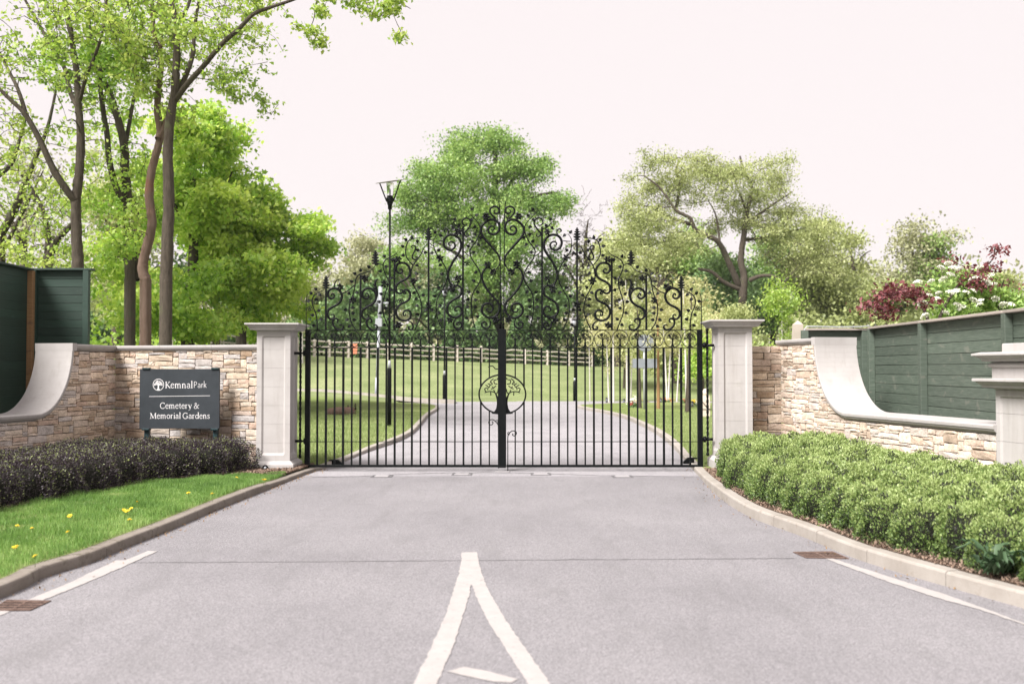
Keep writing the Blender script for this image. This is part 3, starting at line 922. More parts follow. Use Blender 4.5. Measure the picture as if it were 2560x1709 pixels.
# near right pillar, in line with the wall
def end_pillar():
    o_ = fr_r(5.03 + .25, -.22, 0)
    t = thing("end_pillar", (o_.x, o_.y, 0), "tall moulded stone end pillar at the right edge of the picture", "pillar")
    ang = fr_r.angle()
    def put(mb, name):
        R = Matrix.Rotation(ang, 3, 'Z')
        mb.v = [tuple(R @ Vector(v)) for v in mb.v]
        ob(name, mb.mesh(name), M['caststone'], t, (o_.x, o_.y, 0))
    put(MB().loft([sq(.32, -.1), sq(.32, .16), sq(.27, .2), sq(.2, .201)]), "plinth")
    h = .262; z = [.2, .49, .80, 1.09, 1.335]
    for i in range(4):
        a, b_ = z[i] + .0013, z[i + 1] - .0013
        mb = MB()
        if i == 0: mb.loft([panel_ring(h, a, .06, 0, .02), panel_ring(h, a + .1, .06, 0, .02), panel_ring(h, a + .12, .06, .02, .02), panel_ring(h, b_, .06, .02, .02)])
        elif i == 3: mb.loft([panel_ring(h, a, .06, .02, .02), panel_ring(h, b_ - .085, .06, .02, .02), panel_ring(h, b_ - .065, .06, 0, .02), panel_ring(h, b_, .06, 0, .02)])
        else: mb.loft([panel_ring(h, a, .06, .02, .02), panel_ring(h, b_, .06, .02, .02)])
        put(mb, "stone_block")
    put(MB().loft([sq(.25, 1.333), sq(.272, 1.340), sq(.276, 1.352), sq(.355, 1.358), sq(.36, 1.385), sq(.375, 1.392), sq(.40, 1.418), sq(.425, 1.425), sq(.425, 1.448), sq(.418, 1.453), sq(.2, 1.455)]), "cap")
    put(MB().loft([sq(.285, 1.454), sq(.285, 1.565), sq(.31, 1.575), sq(.315, 1.60), sq(.295, 1.612), sq(.285, 1.622), sq(.2, 1.623)]), "neck_block")
    put(MB().loft([sq(.25, 1.622), sq(.30, 1.628), sq(.355, 1.634), sq(.36, 1.660), sq(.385, 1.672), sq(.415, 1.690), sq(.428, 1.694), sq(.428, 1.712), sq(.36, 1.728), sq(.2, 1.729)]), "upper_cap")
    put(MB().loft([sq(.215, 1.727), sq(.215, 1.812), sq(.208, 1.818), sq(.1, 1.8185)]), "top_block")
end_pillar()

# ------------------------------------------------------------------ green board fences
def board_fence(name_label, p0, p1, ztop, zbot, posts, mat, normal, cap_mat, bh=.14, cap_over=.05, raw_post=None, post_side=1):
    """boards between posts; posts = positions along p0->p1 in metres"""
    p0 = Vector((p0[0], p0[1], 0)); p1 = Vector((p1[0], p1[1], 0)); d = (p1 - p0); L = d.length; d.normalize(); n = Vector(normal).normalized()
    t = thing("board_fence", p0, name_label, "fence")
    ang = math.atan2(d.y, d.x)
    edges = sorted(posts)
    for k, s_ in enumerate(edges):
        c = p0 + d * s_ + n * .045
        mb = MB(); mb.box((0, 0, (ztop - .03 + zbot) / 2), (.10, .09, ztop - .03 - zbot), ang, .004)
        o = ob("post", mb.mesh("post"), raw_post if (raw_post and k == 0) else mat, t, (c.x, c.y, 0))
    nb = int((ztop - .04 - zbot) / bh)
    for a, b_ in zip(edges, edges[1:]):
        for j in range(nb):
            z = ztop - .035 - bh * (j + .5)
            w = b_ - a - .008
            me = MB(); me.box((0, 0, 0), (w, .022, bh - .007), 0, .003); me.box((0, .004, bh / 2), (w - .004, .007, .034))
            c = p0 + d * ((a + b_) / 2) - n * (.012 + RNG.uniform(0, .004))
            o = ob("board", me.mesh("board"), mat, t, (c.x, c.y, z))
            o.rotation_euler = (RNG.normal(0, .006), RNG.normal(0, .0012), ang)
    for a, b_ in zip(edges, edges[1:]):
        me = MB(); me.box((0, 0, 0), (b_ - a + (.1 if b_ == edges[-1] else -.004), .15, .034), 0, .004)
        c = p0 + d * ((a + b_) / 2 + (.05 if b_ == edges[-1] else 0)) + n * .02
        o = ob("cap_rail", me.mesh("cap_rail"), cap_mat, t, (c.x, c.y, ztop - .014)); o.rotation_euler = (0, 0, ang)
    return t
# right: a short far panel and a long run towards the camera
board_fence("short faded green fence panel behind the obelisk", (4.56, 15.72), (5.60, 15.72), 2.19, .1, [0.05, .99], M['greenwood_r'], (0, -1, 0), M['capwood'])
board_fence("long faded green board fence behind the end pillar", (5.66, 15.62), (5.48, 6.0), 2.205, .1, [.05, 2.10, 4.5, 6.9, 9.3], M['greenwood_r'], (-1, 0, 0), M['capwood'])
# left: dark, taller
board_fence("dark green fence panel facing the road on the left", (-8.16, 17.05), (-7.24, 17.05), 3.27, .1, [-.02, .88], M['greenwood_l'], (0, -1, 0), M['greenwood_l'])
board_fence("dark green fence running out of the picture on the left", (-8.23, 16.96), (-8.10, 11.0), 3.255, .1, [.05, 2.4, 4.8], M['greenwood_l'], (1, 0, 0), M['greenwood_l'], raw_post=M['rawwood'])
# pipe along the right fence corner
pipe = MB(); pipe.tube([P(2013, 846, 15.66), P(2011, 823, 15.66), P(2017, 815.5, 15.66), P(2050, 816, 15.66), P(2100, 817, 15.66), P(2150, 816.5, 15.6), P(2176, 814.5, 15.6)], .010, 6)
pipe.obj("cable", M['galv'], origin=P(2013, 846, 15.66), label="thin grey cable looped over the top of the short right fence panel", cat="cable")

# ------------------------------------------------------------------ slate sign
SY = 15.30
SG = thing("sign", P(449, 1110, SY), "dark slate sign with pale lettering standing in front of the left wall", "sign")
s0, s1_, s2 = P(348.8, 1071, SY), P(550, 922, SY), P(348.8, 922, SY)
pw, ph = s1_.x - s0.x, s1_.z - s0.z
pcn = Vector(((s0.x + s1_.x) / 2, SY, (s0.z + s1_.z) / 2))
MB().box(pcn, (pw, .03, ph), 0, .004).obj("sign_panel", M['slate'], SG, origin=pcn)
for px in (365.5, 537.5):
    q = P(px, 1000, SY)
    MB().box((q.x, SY + .055, s1_.z / 2), (.072, .072, s1_.z + .02), 0, .006).obj("sign_post", M['teal'], SG, origin=(q.x, SY + .055, 0))
    for zz in (s1_.z + .005, s0.z - .010):
        MB().box((q.x - .0, SY + .01, zz), (.112, .085, .030), 0, .006).obj("clip", M['teal'], SG, origin=(q.x, SY, zz))

# --- lettering: strokes with thick and thin parts and serifs, in units of x-height = 1
def arc(cx, cy, rx, ry, a0, a1, n=10):
    return [(cx + rx * math.cos(math.radians(a0 + (a1 - a0) * i / n)), cy + ry * math.sin(math.radians(a0 + (a1 - a0) * i / n))) for i in range(n + 1)]
TK, TN = .19, .085
SERIF = {
 'K': (1.25, [([(.25, 0), (.25, 1.45)], TK), ([(.32, .62), (1.0, 1.42)], TN), ([(.45, .80), (1.12, .02)], TK), ([(.05, 0), (.45, 0)], TN), ([(.05, 1.43), (.45, 1.43)], TN), ([(.80, 1.43), (1.15, 1.43)], TN), ([(.92, .02), (1.25, .02)], TN)]),
 'C': (1.40, [(arc(.75, .72, .62, .74, 48, 312, 18), .15), ([(1.17, 1.05), (1.19, 1.45)], TN), ([(1.16, .17), (1.22, .36)], TN)]),
 'G': (1.55, [(arc(.78, .72, .65, .74, 50, 310, 18), .15), ([(1.20, 1.05), (1.22, 1.45)], TN), ([(1.24, .12), (1.24, .62)], TK), ([(1.0, .62), (1.45, .62)], TN)]),
 'M': (1.85, [([(.30, 0), (.34, 1.43)], TN), ([(.34, 1.40), (.92, .05)], TK), ([(.92, .05), (1.48, 1.40)], TN), ([(1.50, 1.43), (1.55, 0)], TK), ([(.08, .01), (.52, .01)], TN), ([(1.32, .01), (1.80, .01)], TN), ([(.12, 1.43), (.36, 1.43)], TN), ([(1.48, 1.43), (1.72, 1.43)], TN)]),
 'e': (.92, [(arc(.46, .50, .36, .50, 20, 330, 16), .13), ([(.14, .58), (.80, .62)], TN)]),
 'm': (1.62, [([(.22, 0), (.22, .98)], TK), (arc(.48, .62, .26, .36, 170, 20, 6) + [(.76, 0)], .15), (arc(1.02, .62, .26, .36, 170, 20, 6) + [(1.30, 0)], .15), ([(.06, .01), (.40, .01)], TN), ([(.60, .01), (.92, .01)], TN), ([(1.14, .01), (1.46, .01)], TN), ([(.06, .90), (.24, 1.0)], TN)]),
 'n': (1.10, [([(.22, 0), (.22, .98)], TK), (arc(.50, .60, .28, .38, 170, 20, 6) + [(.80, 0)], .16), ([(.06, .01), (.40, .01)], TN), ([(.64, .01), (.98, .01)], TN), ([(.06, .90), (.24, 1.0)], TN)]),
 'a': (.95, [(arc(.45, .70, .27, .28, 160, 20, 6) + [(.70, .12), (.86, .02)], .15), (arc(.40, .27, .27, .27, 60, 320, 10), .12)]),
 'l': (.52, [([(.26, 0), (.26, 1.62)], TK), ([(.08, .01), (.46, .01)], TN), ([(.08, 1.54), (.28, 1.64)], TN)]),
 't': (.66, [([(.28, 1.28), (.28, .22), (.38, .05), (.56, .06)], .15), ([(.06, .95), (.56, .95)], TN)]),
 'r': (.78, [([(.22, 0), (.22, .98)], TK), (arc(.48, .66, .26, .30, 160, 60, 5), .13), ([(.06, .01), (.42, .01)], TN), ([(.06, .90), (.24, 1.0)], TN)]),
 'y': (1.0, [([(.16, .96), (.52, .06)], TK), ([(.86, .96), (.44, -.30), (.26, -.46), (.12, -.42)], TN), ([(.02, .97), (.34, .97)], TN), ([(.70, .97), (.98, .97)], TN)]),
 'i': (.50, [([(.25, 0), (.25, .98)], TK), ([(.08, .01), (.44, .01)], TN), ([(.08, .90), (.26, 1.0)], TN), ([(.24, 1.30), (.24, 1.46)], TK)]),
 'o': (1.02, [(arc(.51, .50, .38, .48, 0, 360, 18), .145)]),
 'd': (1.10, [(arc(.46, .48, .34, .46, 40, 330, 14), .14), ([(.84, 1.62), (.84, .02)], TK), ([(.68, 1.54), (.86, 1.64)], TN), ([(.82, .01), (1.02, .05)], TN)]),
 's': (.78, [([(.62, .78), (.55, .94), (.36, 1.0), (.17, .88), (.18, .66), (.40, .52), (.60, .38), (.62, .16), (.42, .0), (.18, .05), (.12, .24)], .125)]),
 '&': (1.50, [([(1.42, .92), (1.15, .90), (1.0, .45), (.70, .03), (.38, -.02), (.14, .18), (.20, .52), (.52, .78), (.76, 1.08), (.62, 1.40), (.42, 1.36), (.36, 1.08), (.60, .70), (1.0, .20), (1.36, .02)], .13)]),
 ' ': (.40, []),
}
SANS = {
 'P': (.92, [([(.18, 0), (.18, 1.45)], .11), ([(.18, 1.42), (.50, 1.42), (.74, 1.28), (.76, 1.0), (.64, .76), (.40, .68), (.18, .68)], .10)]),
 'a': (.86, [([(.16, .84), (.36, .97), (.58, .90), (.66, .68), (.66, 0)], .10), ([(.66, .54), (.38, .54), (.16, .40), (.15, .16), (.34, .02), (.54, .08), (.66, .26)], .09)]),
 'r': (.56, [([(.18, 0), (.18, .98)], .11), ([(.18, .62), (.30, .88), (.52, .96)], .10)]),
 'k': (.80, [([(.18, 0), (.18, 1.62)], .11), ([(.20, .44), (.66, .96)], .10), ([(.34, .60), (.72, 0)], .10)]),
}
class Letters:
    def __init__(s, y): s.mb = MB(); s.y = y; s.k = 0
    def stroke(s, pts, w):
        """flat ribbon with its own small depth"""
        pts = [Vector((p[0], 0, p[1])) for p in pts]
        s.k += 1
        y0 = s.y - .0012 - (s.k % 7) * .00013
        L = []; R = []
        for i, p in enumerate(pts):
            t = (pts[min(i + 1, len(pts) - 1)] - pts[max(i - 1, 0)])
            if t.length < 1e-9: t = Vector((1, 0, 0))
            t.normalize(); n = Vector((-t.z, 0, t.x)) * (w / 2)
            L.append(p + n); R.append(p - n)
        for i in range(len(pts) - 1):
            q = [L[i], L[i + 1], R[i + 1], R[i]]
            s.mb.add([(v.x, y0, v.z) for v in q], [(0, 1, 2, 3)])
    def text(s, txt, font, x, z, size, track=0.0):
        for ch in txt:
            adv, strokes = font[ch]
            for pts, w in strokes: s.stroke([(x + a * size, z + b_ * size) for a, b_ in pts], w * size)
            x += (adv + track) * size
        return x
def width(txt, font, size, track=0.0): return sum(font[c][0] + track for c in txt) * size
face = SY - .015
def sgn(cx, cy): return P(330 + cx / 7.842, 900 + cy / 7.84, face)
def fit_line(txt, font, cx0, cx1, cybase):
    a, b_ = sgn(cx0, cybase), sgn(cx1, cybase)
    size = (b_.x - a.x) / width(txt, font, 1.0)
    l = Letters(face); l.text(txt, font, a.x, a.z, size)
    mb = l.mb
    return mb.obj("lettering", M['letter'], SG, origin=a)
fit_line("Kemnal", SERIF, 648, 1195, 545)
fit_line("Park", SANS, 1205, 1465, 540)
fit_line("Cemetery &", SERIF, 545, 1322, 945)
fit_line("Memorial Gardens", SERIF, 345, 1530, 1142)
a, b_ = sgn(335, 710), sgn(1530, 695)
l = Letters(face); l.stroke([(a.x, a.z), (b_.x, b_.z)], .007); l.mb.obj("rule", M['letter'], SG, origin=a)
# roundel with the tree
cc = sgn(518, 480); rr = (sgn(630, 480).x - sgn(408, 480).x) / 2
l = Letters(face); l.stroke([(cc.x + rr * .94 * math.cos(a_), cc.z + rr * 1.0 * math.sin(a_)) for a_ in np.linspace(0, 2 * math.pi, 37)], rr * .10)
def tree_strokes(seed, n0=7):
    r = np.random.default_rng(seed); out = []
    def go(x, z, a, ln, w, d):
        x2, z2 = x + ln * math.cos(a), z + ln * math.sin(a)
        if math.hypot(x2, z2 - .12) > .80: return
        mxp = ((x + x2) / 2 + r.normal(0, .02), (z + z2) / 2 + r.normal(0, .02))
        out.append(([(x, z), mxp, (x2, z2)], w))
        if d > 0:
            for k in range(2 if r.random() < .75 else 3):
                go(x2, z2, a + r.uniform(-.95, .95), ln * r.uniform(.62, .9), w * .8, d - 1)
    for k in range(n0):
        a = math.radians(90 + (k - (n0 - 1) / 2) * 150 / n0)
        go(0, -.10, a, .26, .10, 4)
    return out
def trunk_poly():
    left = [(-.42, -.93), (-.20, -.80), (-.12, -.55), (-.10, -.25), (-.17, -.05)]
    return left + [(-x, z) for x, z in reversed(left)]
for pts, w in tree_strokes(3): l.stroke([(cc.x + x * rr, cc.z + z * rr) for x, z in pts], w * rr * 1.2)
tp = trunk_poly()
for i in range(4):
    q = [tp[i], tp[i + 1], tp[-2 - i], tp[-1 - i]]
    l.mb.add([(cc.x + x * rr, face - .0022, cc.z + z * rr) for x, z in q], [(0, 1, 2, 3)])
l.mb.obj("emblem", M['letter'], SG, origin=cc)
# ------------------------------------------------------------------ the gate
MID = 1255.5
CROPS = {'A': (760, 660, 8.71), 'B': (900, 600, 6.815), 'C': (1080, 500, 9.8), 'D': (1080, 650, 8.71), 'O': (740, 490, 4.481), 'E': (1180, 800, 4.02)}
def q(c, pts):
    x0, y0, s_ = CROPS[c]
    return [(x0 + x / s_, y0 + y / s_) for x, y in pts]
PXM = GY / F / math.cos(PITCH)          # metres per photo pixel at the gate
class Leaf:
    def __init__(s, mirror, label):
        s.m = mirror
        hx = s.X(764 + 5)
        s.root = thing("gate_leaf", (hx, GY, .05), label, "gate", "leaves of the double gate")
    def X(s, px):
        if s.m: px = MID + (MID - px) * 1.0165
        return gp(px, 985).x
    def V(s, p, dy=0.0):
        px, py = p
        pm = MID + (MID - px) * 1.0165 if s.m else px
        v = gp(px, py); return Vector((gp(pm, py).x, GY + dy, v.z))
    def tube(s, name, pts, w, taper=None, per=5, n=6, dy=0.0, parent=None):
        """pts in photo pixels; w = width in pixels"""
        sp = spline(pts, per)
        k = len(sp); r = []
        for i in range(k):
            t = i / (k - 1); f = 1.0
            if taper:
                a, b_ = taper
                f = min(1, .45 + .55 * t / .25) if (a and t < .25) else f
                f = min(f, .45 + .55 * (1 - t) / .25) if (b_ and t > .75) else f
            r.append(w * (1.28 if name in ('scroll', 'vine') else 1.12) * PXM / 2 * f)
        mb = MB(); mb.tube([s.V(p, dy) for p in sp], r, n)
        return mb.obj(name, M['iron'], parent or s.root, origin=s.V(sp[0], dy))
    def rect(s, name, x0, x1, y0, y1, depth, dy=0.0, ch=.004):
        a, b_ = s.V((x0, y0)), s.V((x1, y1))
        c = (a + b_) / 2; c.y = GY + dy
        mb = MB(); mb.box((0, 0, 0), (abs(b_.x - a.x), depth, abs(b_.z - a.z)), 0, ch)
        return ob(name, mb.mesh(name), M['iron'], s.root, c)

def heart_leaf():
    """a hammered leaf about 8 px long, stem at the origin, pointing along +X, a little folded"""
    L, Wd = 10.6 * PXM, 8.6 * PXM
    out = [(0, 0), (.05, .32), (.25, .5), (.5, .42), (.78, .2), (1, 0), (.78, -.2), (.5, -.42), (.25, -.5), (.05, -.32)]
    top = [(u * L, -.004 - .012 * abs(v), v * Wd) for u, v in out] + [(.12 * L, -.006, 0), (.5 * L, -.010, 0)]
    bot = [(u * L, .004 - .012 * abs(v), v * Wd) for u, v in out]
    fs = [(10, 11, 2, 1), (10, 1, 0), (11, 3, 2), (11, 4, 3), (11, 5, 4), (11, 6, 5), (11, 7, 6), (11, 8, 7), (10, 9, 8, 11), (10, 0, 9)]
    n = 10; fs += [tuple(12 + i for i in range(n))]
    fs += [(i, (i + 1) % n, 12 + (i + 1) % n, 12 + i) for i in range(n)]
    m_ = bpy.data.meshes.new("leaf"); m_.from_pydata(top + bot, [], fs); m_.materials.append(M['iron']); m_.update()
    return m_
def flower_mesh(seed):
    r = np.random.default_rng(seed); R_ = 11.4 * PXM; vs = []; fs = []
    for ring, (npet, rad, tilt) in enumerate(((6, 1.0, .12), (5, .66, .45))):
        for k in range(npet):
            a = 2 * math.pi * (k + .5 * ring + r.uniform(-.2, .2)) / npet; l = R_ * rad * r.uniform(.85, 1.12); w = R_ * .25 * rad + .003
            ca, sa = math.cos(a), math.sin(a); b_ = len(vs)
            for u, v, d in ((.10, 0, 0), (.55, 1, -.3), (1, 0, -.15 - tilt), (.55, -1, -.3), (.55, 0, -.55)):
                x_, z_ = l * u * ca - w * v * sa, l * u * sa + w * v * ca
                vs.append((x_, d * R_ * .5 - ring * .012, z_))
            fs += [(b_, b_ + 1, b_ + 4), (b_ + 1, b_ + 2, b_ + 4), (b_ + 2, b_ + 3, b_ + 4), (b_ + 3, b_, b_ + 4), (b_, b_ + 3, b_ + 2, b_ + 1)]
    mb = MB(); mb.v = vs; mb.f = fs; mb.sm = [False] * len(fs)
    mb.lathe((0, -.016, 0), [(.001, -.012), (.010, -.008), (.013, 0), (.010, .008), (.001, .012)], 6)
    m_ = mb.mesh("flower"); m_.materials.append(M['iron']); return m_
LEAF = heart_leaf(); FLOWERS = [flower_mesh(i) for i in range(4)]
def finial_mesh():
    """tapering tiers of lobes like a fir or oak spray, cut from plate"""
    right = [(.12, 0), (.14, .05), (.70, .06), (.92, .13), (.40, .17), (.44, .21), (1.0, .27), (.88, .35), (.38, .37), (.42, .41), (.92, .46), (.78, .54), (.34, .56), (.36, .60), (.74, .64), (.60, .71), (.27, .73), (.28, .76), (.52, .80), (.38, .86), (.16, .88), (.24, .93), (0, 1.0)]
    H, Wd = 35 * PXM, 9.6 * PXM
    vs = []; fs = []
    for x, z in right: vs += [(-x * Wd, -.007, z * H), (0, -.015 if x > .1 else -.007, z * H), (x * Wd, -.007, z * H), (x * Wd, .007, z * H), (-x * Wd, .007, z * H)]
    for k in range(len(right) - 1):
        a = k * 5
        for u, v in ((0, 1), (1, 2), (2, 3), (3, 4), (4, 0)): fs.append((a + u, a + v, a + 5 + v, a + 5 + u))
    m_ = bpy.data.meshes.new("finial"); m_.from_pydata(vs, [], fs); m_.update()
    m_.materials.append(M['iron']); return m_
FINIAL = finial_mesh()
def roundel_meshes():
    R_ = 20.6 * PXM
    ring = MB(); ring.tube([(R_ * math.cos(a), 0, R_ * 1.03 * math.sin(a)) for a in np.linspace(0, 2 * math.pi, 33)], .0062, 5, cap=False, flat=1.4)
    r1 = ring.mesh("roundel"); r1.materials.append(M['iron'])
    outs = []
    for sd in (3, 8, 12):
        t_ = MB()
        for pts, w in tree_strokes(sd):
            t_.tube([(x * R_, 0, z * R_ * 1.03) for x, z in pts], [w * R_ * .40] * 3, 4, cap=False, smooth=False)
        tp = trunk_poly()
        t_.loft([[(x * R_ * .8, -.004, z * R_ * 1.03) for x, z in tp], [(x * R_ * .8, .004, z * R_ * 1.03) for x, z in tp]])
        m_ = t_.mesh("tree_motif"); m_.materials.append(M['iron']); outs.append(m_)
    return r1, outs
ROUNDEL, MOTIFS = roundel_meshes()

def build_leaf(mirror, label):
    g = Leaf(mirror, label)
    # frame
    g.rect("hinge_stile", 764, 774.5, 823.5, 1167.5, .070)
    g.rect("bottom_rail", 774.6, 1245, 1161, 1167, .055)
    g.rect("top_rail", 774.6, 1244, 823.9, 825.6, .038, ch=.002)
    g.rect("middle_rail", 774.6, 1244, 868.2, 870.0, .038, ch=.002)
    g.rect("low_rail", 774.6, 1244, 1102.6, 1104.2, .034, ch=.002)
    if not mirror:
        g.rect("meeting_stile", 1245, 1265.4, 822.5, 1168, .075, -.012)
    else:
        g.rect("meeting_stile", 1246.5, 1257, 824, 1167, .05, .048)
    hs = g.V((1250, 0)).x
    g.tube("centre_rod", q('C', [(1635, 30), (1655, 190), (1666, 500)]) + q('D', [(1490, 400), (1494, 900), (1496, 1508)]), 2.6, per=3, n=6)
    g.tube("corner_rod", q('A', [(72, 650), (52, 760), (46, 1000), (50, 1440)]), 1.9, per=4)
    for k in range(21):
        x = 740 + (210 + 84.25 * k) / 3.92
        w = 3.1 if k % 2 == 0 else 4.2
        # bars beside the medallion are cut by it
        spans = [(869.6, 1161.6)]
        if k >= 19:
            u = (x - 1256) / 59.0; hh = 49.8 * math.sqrt(max(0, 1 - u * u))
            spans = [(869.6, 985 - hh + 1.0), (985 + hh - 1.0, 1161.6)]
        for a, b_ in spans: g.rect("bar", x - w / 2, x + w / 2, a, b_, w * PXM, 0, .003)
        if k % 2 == 0:
            c = g.V((x, 847.0))
            o = ob("roundel", ROUNDEL, None, g.root, c)
            m_ = ob("tree_motif", MOTIFS[(k // 2) % 3], None, o, c)
    for x in (1017.0, 1229) if not mirror else (1017.0,):
        pass
    for k in (7.0,):
        x = 740 + (210 + 84.25 * (2 * k + .0 - 1)) / 3.92
        g.rect("strut", x - .8, x + .8, 825.4, 868.4, .02, 0, .001)
    # medallion
    ring = [(1256 - 58.2 * math.cos(a), 985 - 49.0 * math.sin(a)) for a in np.linspace(math.radians(101), math.radians(-101), 40)]
    ring = [(1256 + 58.2 * math.cos(math.radians(a)), 985 - 49.0 * math.sin(math.radians(a))) for a in np.linspace(98, 262, 40)]
    g.tube("medallion_ring", ring, 4.0, per=1, n=6, dy=-.01)
    br = [[(255, 785), (228, 728), (175, 716), (128, 728)], [(140, 722), (127, 690), (152, 678)], [(155, 700), (162, 668), (135, 652)], [(172, 678), (180, 648), (158, 636)],
          [(178, 650), (205, 640), (186, 615), (216, 588)], [(196, 620), (178, 630)], [(190, 692), (216, 680), (242, 658)], [(216, 680), (200, 666)], [(256, 642), (226, 635), (222, 605), (246, 598)],
          [(230, 725), (216, 698)], [(188, 720), (190, 757)], [(240, 745), (258, 720), (262, 690)], [(252, 600), (262, 580)]]
    med = MB()
    for pts in br:
        sp = spline(q('E', pts), 4); med.tube([g.V(p, -.012) for p in sp], 1.35 * PXM, 5)
    tr = q('E', [(192, 938), (225, 915), (243, 885), (250, 840), (249, 800), (236, 752), (226, 728), (240, 728), (258, 765), (275, 790), (290, 800), (290, 944), (240, 943)])
    med.loft([[g.V(p, -.020) for p in tr], [g.V(p, -.004) for p in tr]])
    med.obj("medallion_tree", M['iron'], g.root, origin=g.V((1250, 985)))
    # drop bolt and latch
    if not mirror:
        g.tube("drop_bolt", q('E', [(265, 1485), (265, 1300), (264, 1080), (256, 1040), (240, 1020), (216, 1000), (184, 1000), (168, 1022), (176, 1046), (200, 1048), (212, 1030), (200, 1016)]), 2.2, per=4, dy=-.03)
        g.tube("latch_handle", q('E', [(160, 474), (184, 462), (212, 464), (232, 486), (258, 490), (275, 480)]), 2.6, (1, 0), per=4, dy=-.03)
        g.tube("bolt_curl", q('E', [(240, 1020), (244, 1006), (258, 1006), (262, 1020), (252, 1030)]), 1.8, per=4, dy=-.03)
    else:
        mx_ = lambda pts: [(MID + (MID - x) / 1.0165, y) for x, y in pts]
        g.tube("drop_bolt", mx_(q('E', [(360, 1532), (360, 1300), (361, 1165), (378, 1130), (408, 1110), (440, 1118), (446, 1140), (428, 1160), (408, 1152), (412, 1136)])), 2.4, per=4, dy=-.03)
        g.tube("bolt_curl", mx_(q('E', [(378, 1130), (364, 1122), (358, 1138), (368, 1150), (380, 1142)])), 1.8, per=4, dy=-.03)

    def scroll(pts, w=5.0, taper=(1, 1)): g.tube("scroll", pts, w, taper, per=5, n=8)
    def up(px, y0, w): g.rect("upright", px - w / 2, px + w / 2, y0, 824.5, w * PXM)
    def finial(px, py, sc=1.0):
        o = ob("finial", FINIAL, None, g.root, g.V((px, py))); o.scale = (sc, 1, sc)
    allv = []
    def vine(pts, w=2.6, taper=(1, 0)):
        g.tube("vine", pts, w, taper, per=5, n=6, dy=-.010)
        sp = spline(pts, 5); allv.append(np.array(sp))
    def leaves(pts, vi=None):
        for p in pts:
            p = np.array(p)
            best = min(((np.hypot(*(v - p).T).min(), v[np.hypot(*(v - p).T).argmin()]) for v in (allv if vi is None else [allv[vi]])), key=lambda t: t[0])
            foot = np.array(best[1]); d = p - foot; dist = max(np.hypot(*d), .1); d = d / dist
            ang = math.atan2(-d[1], d[0]) + RNG.uniform(-.35, .35)
            st = p - np.array([math.cos(ang), -math.sin(ang)]) * 4.6
            a = g.V(st, -.014)
            mb = MB(); mb.tube([g.V(foot, -.010), g.V((foot + st) / 2 + np.array([0, .6]), -.013), a], [.0052, .0042, .0045], 4)
            lf = ob("leaf", LEAF, None, g.root, a)
            dirx = -1 if mirror else 1
            th = math.atan2(math.sin(ang), math.cos(ang) * dirx)
            lf.rotation_euler = (RNG.uniform(-.35, .35), -th, RNG.uniform(-.25, .25))
            mb.obj("leaf_stalk", M['iron'], g.root, origin=a)
    def flower(px, py):
        o = ob("flower", FLOWERS[RNG.integers(4)], None, g.root, g.V((px, py), -.022)); o.rotation_euler = (0, RNG.uniform(0, 6.28), 0); k = RNG.uniform(.9, 1.1); o.scale = (k, k, k)
    def rings(px, py):
        mb = MB()
        for dx, dy_, r in ((-4.6, 2.4, 2.9), (.6, 3.4, 2.6), (4.8, 1.6, 3.0), (2.6, -2.8, 2.6), (-2.2, -2.0, 2.2)):
            c = g.V((px + dx, py + dy_), -.012)
            mb.tube([c + Vector((r * PXM * math.cos(a), 0, r * PXM * math.sin(a))) for a in np.linspace(0, 2 * math.pi, 13)], .0062, 5, cap=False)
        mb.obj("ring_cluster", M['iron'], g.root, origin=g.V((px, py)))

    A = lambda *p: q('A', p)
    B_ = lambda *p: q('B', p)
    Cc = lambda *p: q('C', p)
    D = lambda *p: q('D', p)
    O = lambda *p: q('O', p)
    # --- first bay
    up(760 + 476 / 8.71, 722, 4.1); finial(760 + 480 / 8.71, 723.5)
    S1 = [(604, 690), (602, 655), (630, 640), (660, 690), (640, 735), (590, 750), (535, 715), (515, 650), (545, 575), (620, 530), (700, 530), (775, 580), (820, 660), (820, 740),
          (780, 830), (700, 895), (600, 945), (535, 1000), (510, 1070), (525, 1140), (570, 1190), (620, 1195), (655, 1155), (650, 1110), (615, 1095), (598, 1125)]
    S2 = [(690, 1262), (728, 1262), (735, 1215), (700, 1185), (645, 1205), (625, 1270), (650, 1350), (720, 1415), (800, 1430), (850, 1390), (850, 1340), (800, 1315), (772, 1345)]
    scroll(q('A', S1)); scroll(q('A', S2), 4.2)
    vine(A((450, 555), (340, 610), (230, 680), (180, 780), (185, 870), (215, 970), (265, 1100), (285, 1250), (295, 1430)))
    leaves(A((260, 545), (155, 630), (355, 670), (270, 770), (95, 810), (335, 1010), (185, 1110), (375, 1200), (210, 1335)))
    rings(760 + 118 / 8.71, 660 + 965 / 8.71)
    g.tube("twig", A((665, 512), (670, 430), (705, 365), (755, 340), (800, 320)), 2.6, (0, 1), per=4)
    vine(A((825, 640), (930, 600), (1020, 530), (1105, 455)), 2.6, (0, 0))
    # --- second bay
    vine(A((1560, 25), (1500, 100), (1420, 160), (1300, 195), (1200, 235), (1145, 300), (1120, 400), (1100, 550), (1060, 690), (1030, 760), (1000, 860), (985, 1000), (1000, 1130), (1040, 1290), (1130, 1430)))
    leaves(A((1235, 135), (1105, 205), (1040, 375), (985, 640), (1165, 625), (1415, 60), (1070, 950), (905, 995), (1075, 1070), (940, 1215), (1100, 1215), (990, 1355)))
    for p in A((795, 500), (1325, 310), (1070, 790)): flower(*p)
    up(760 + 1230 / 8.71, 687.5, 4.2)
    scroll(q('A', [(x + 748, y) for x, y in S1[:-1]])); scroll(q('A', [(x + 738, y + 3) for x, y in S2]), 4.2)
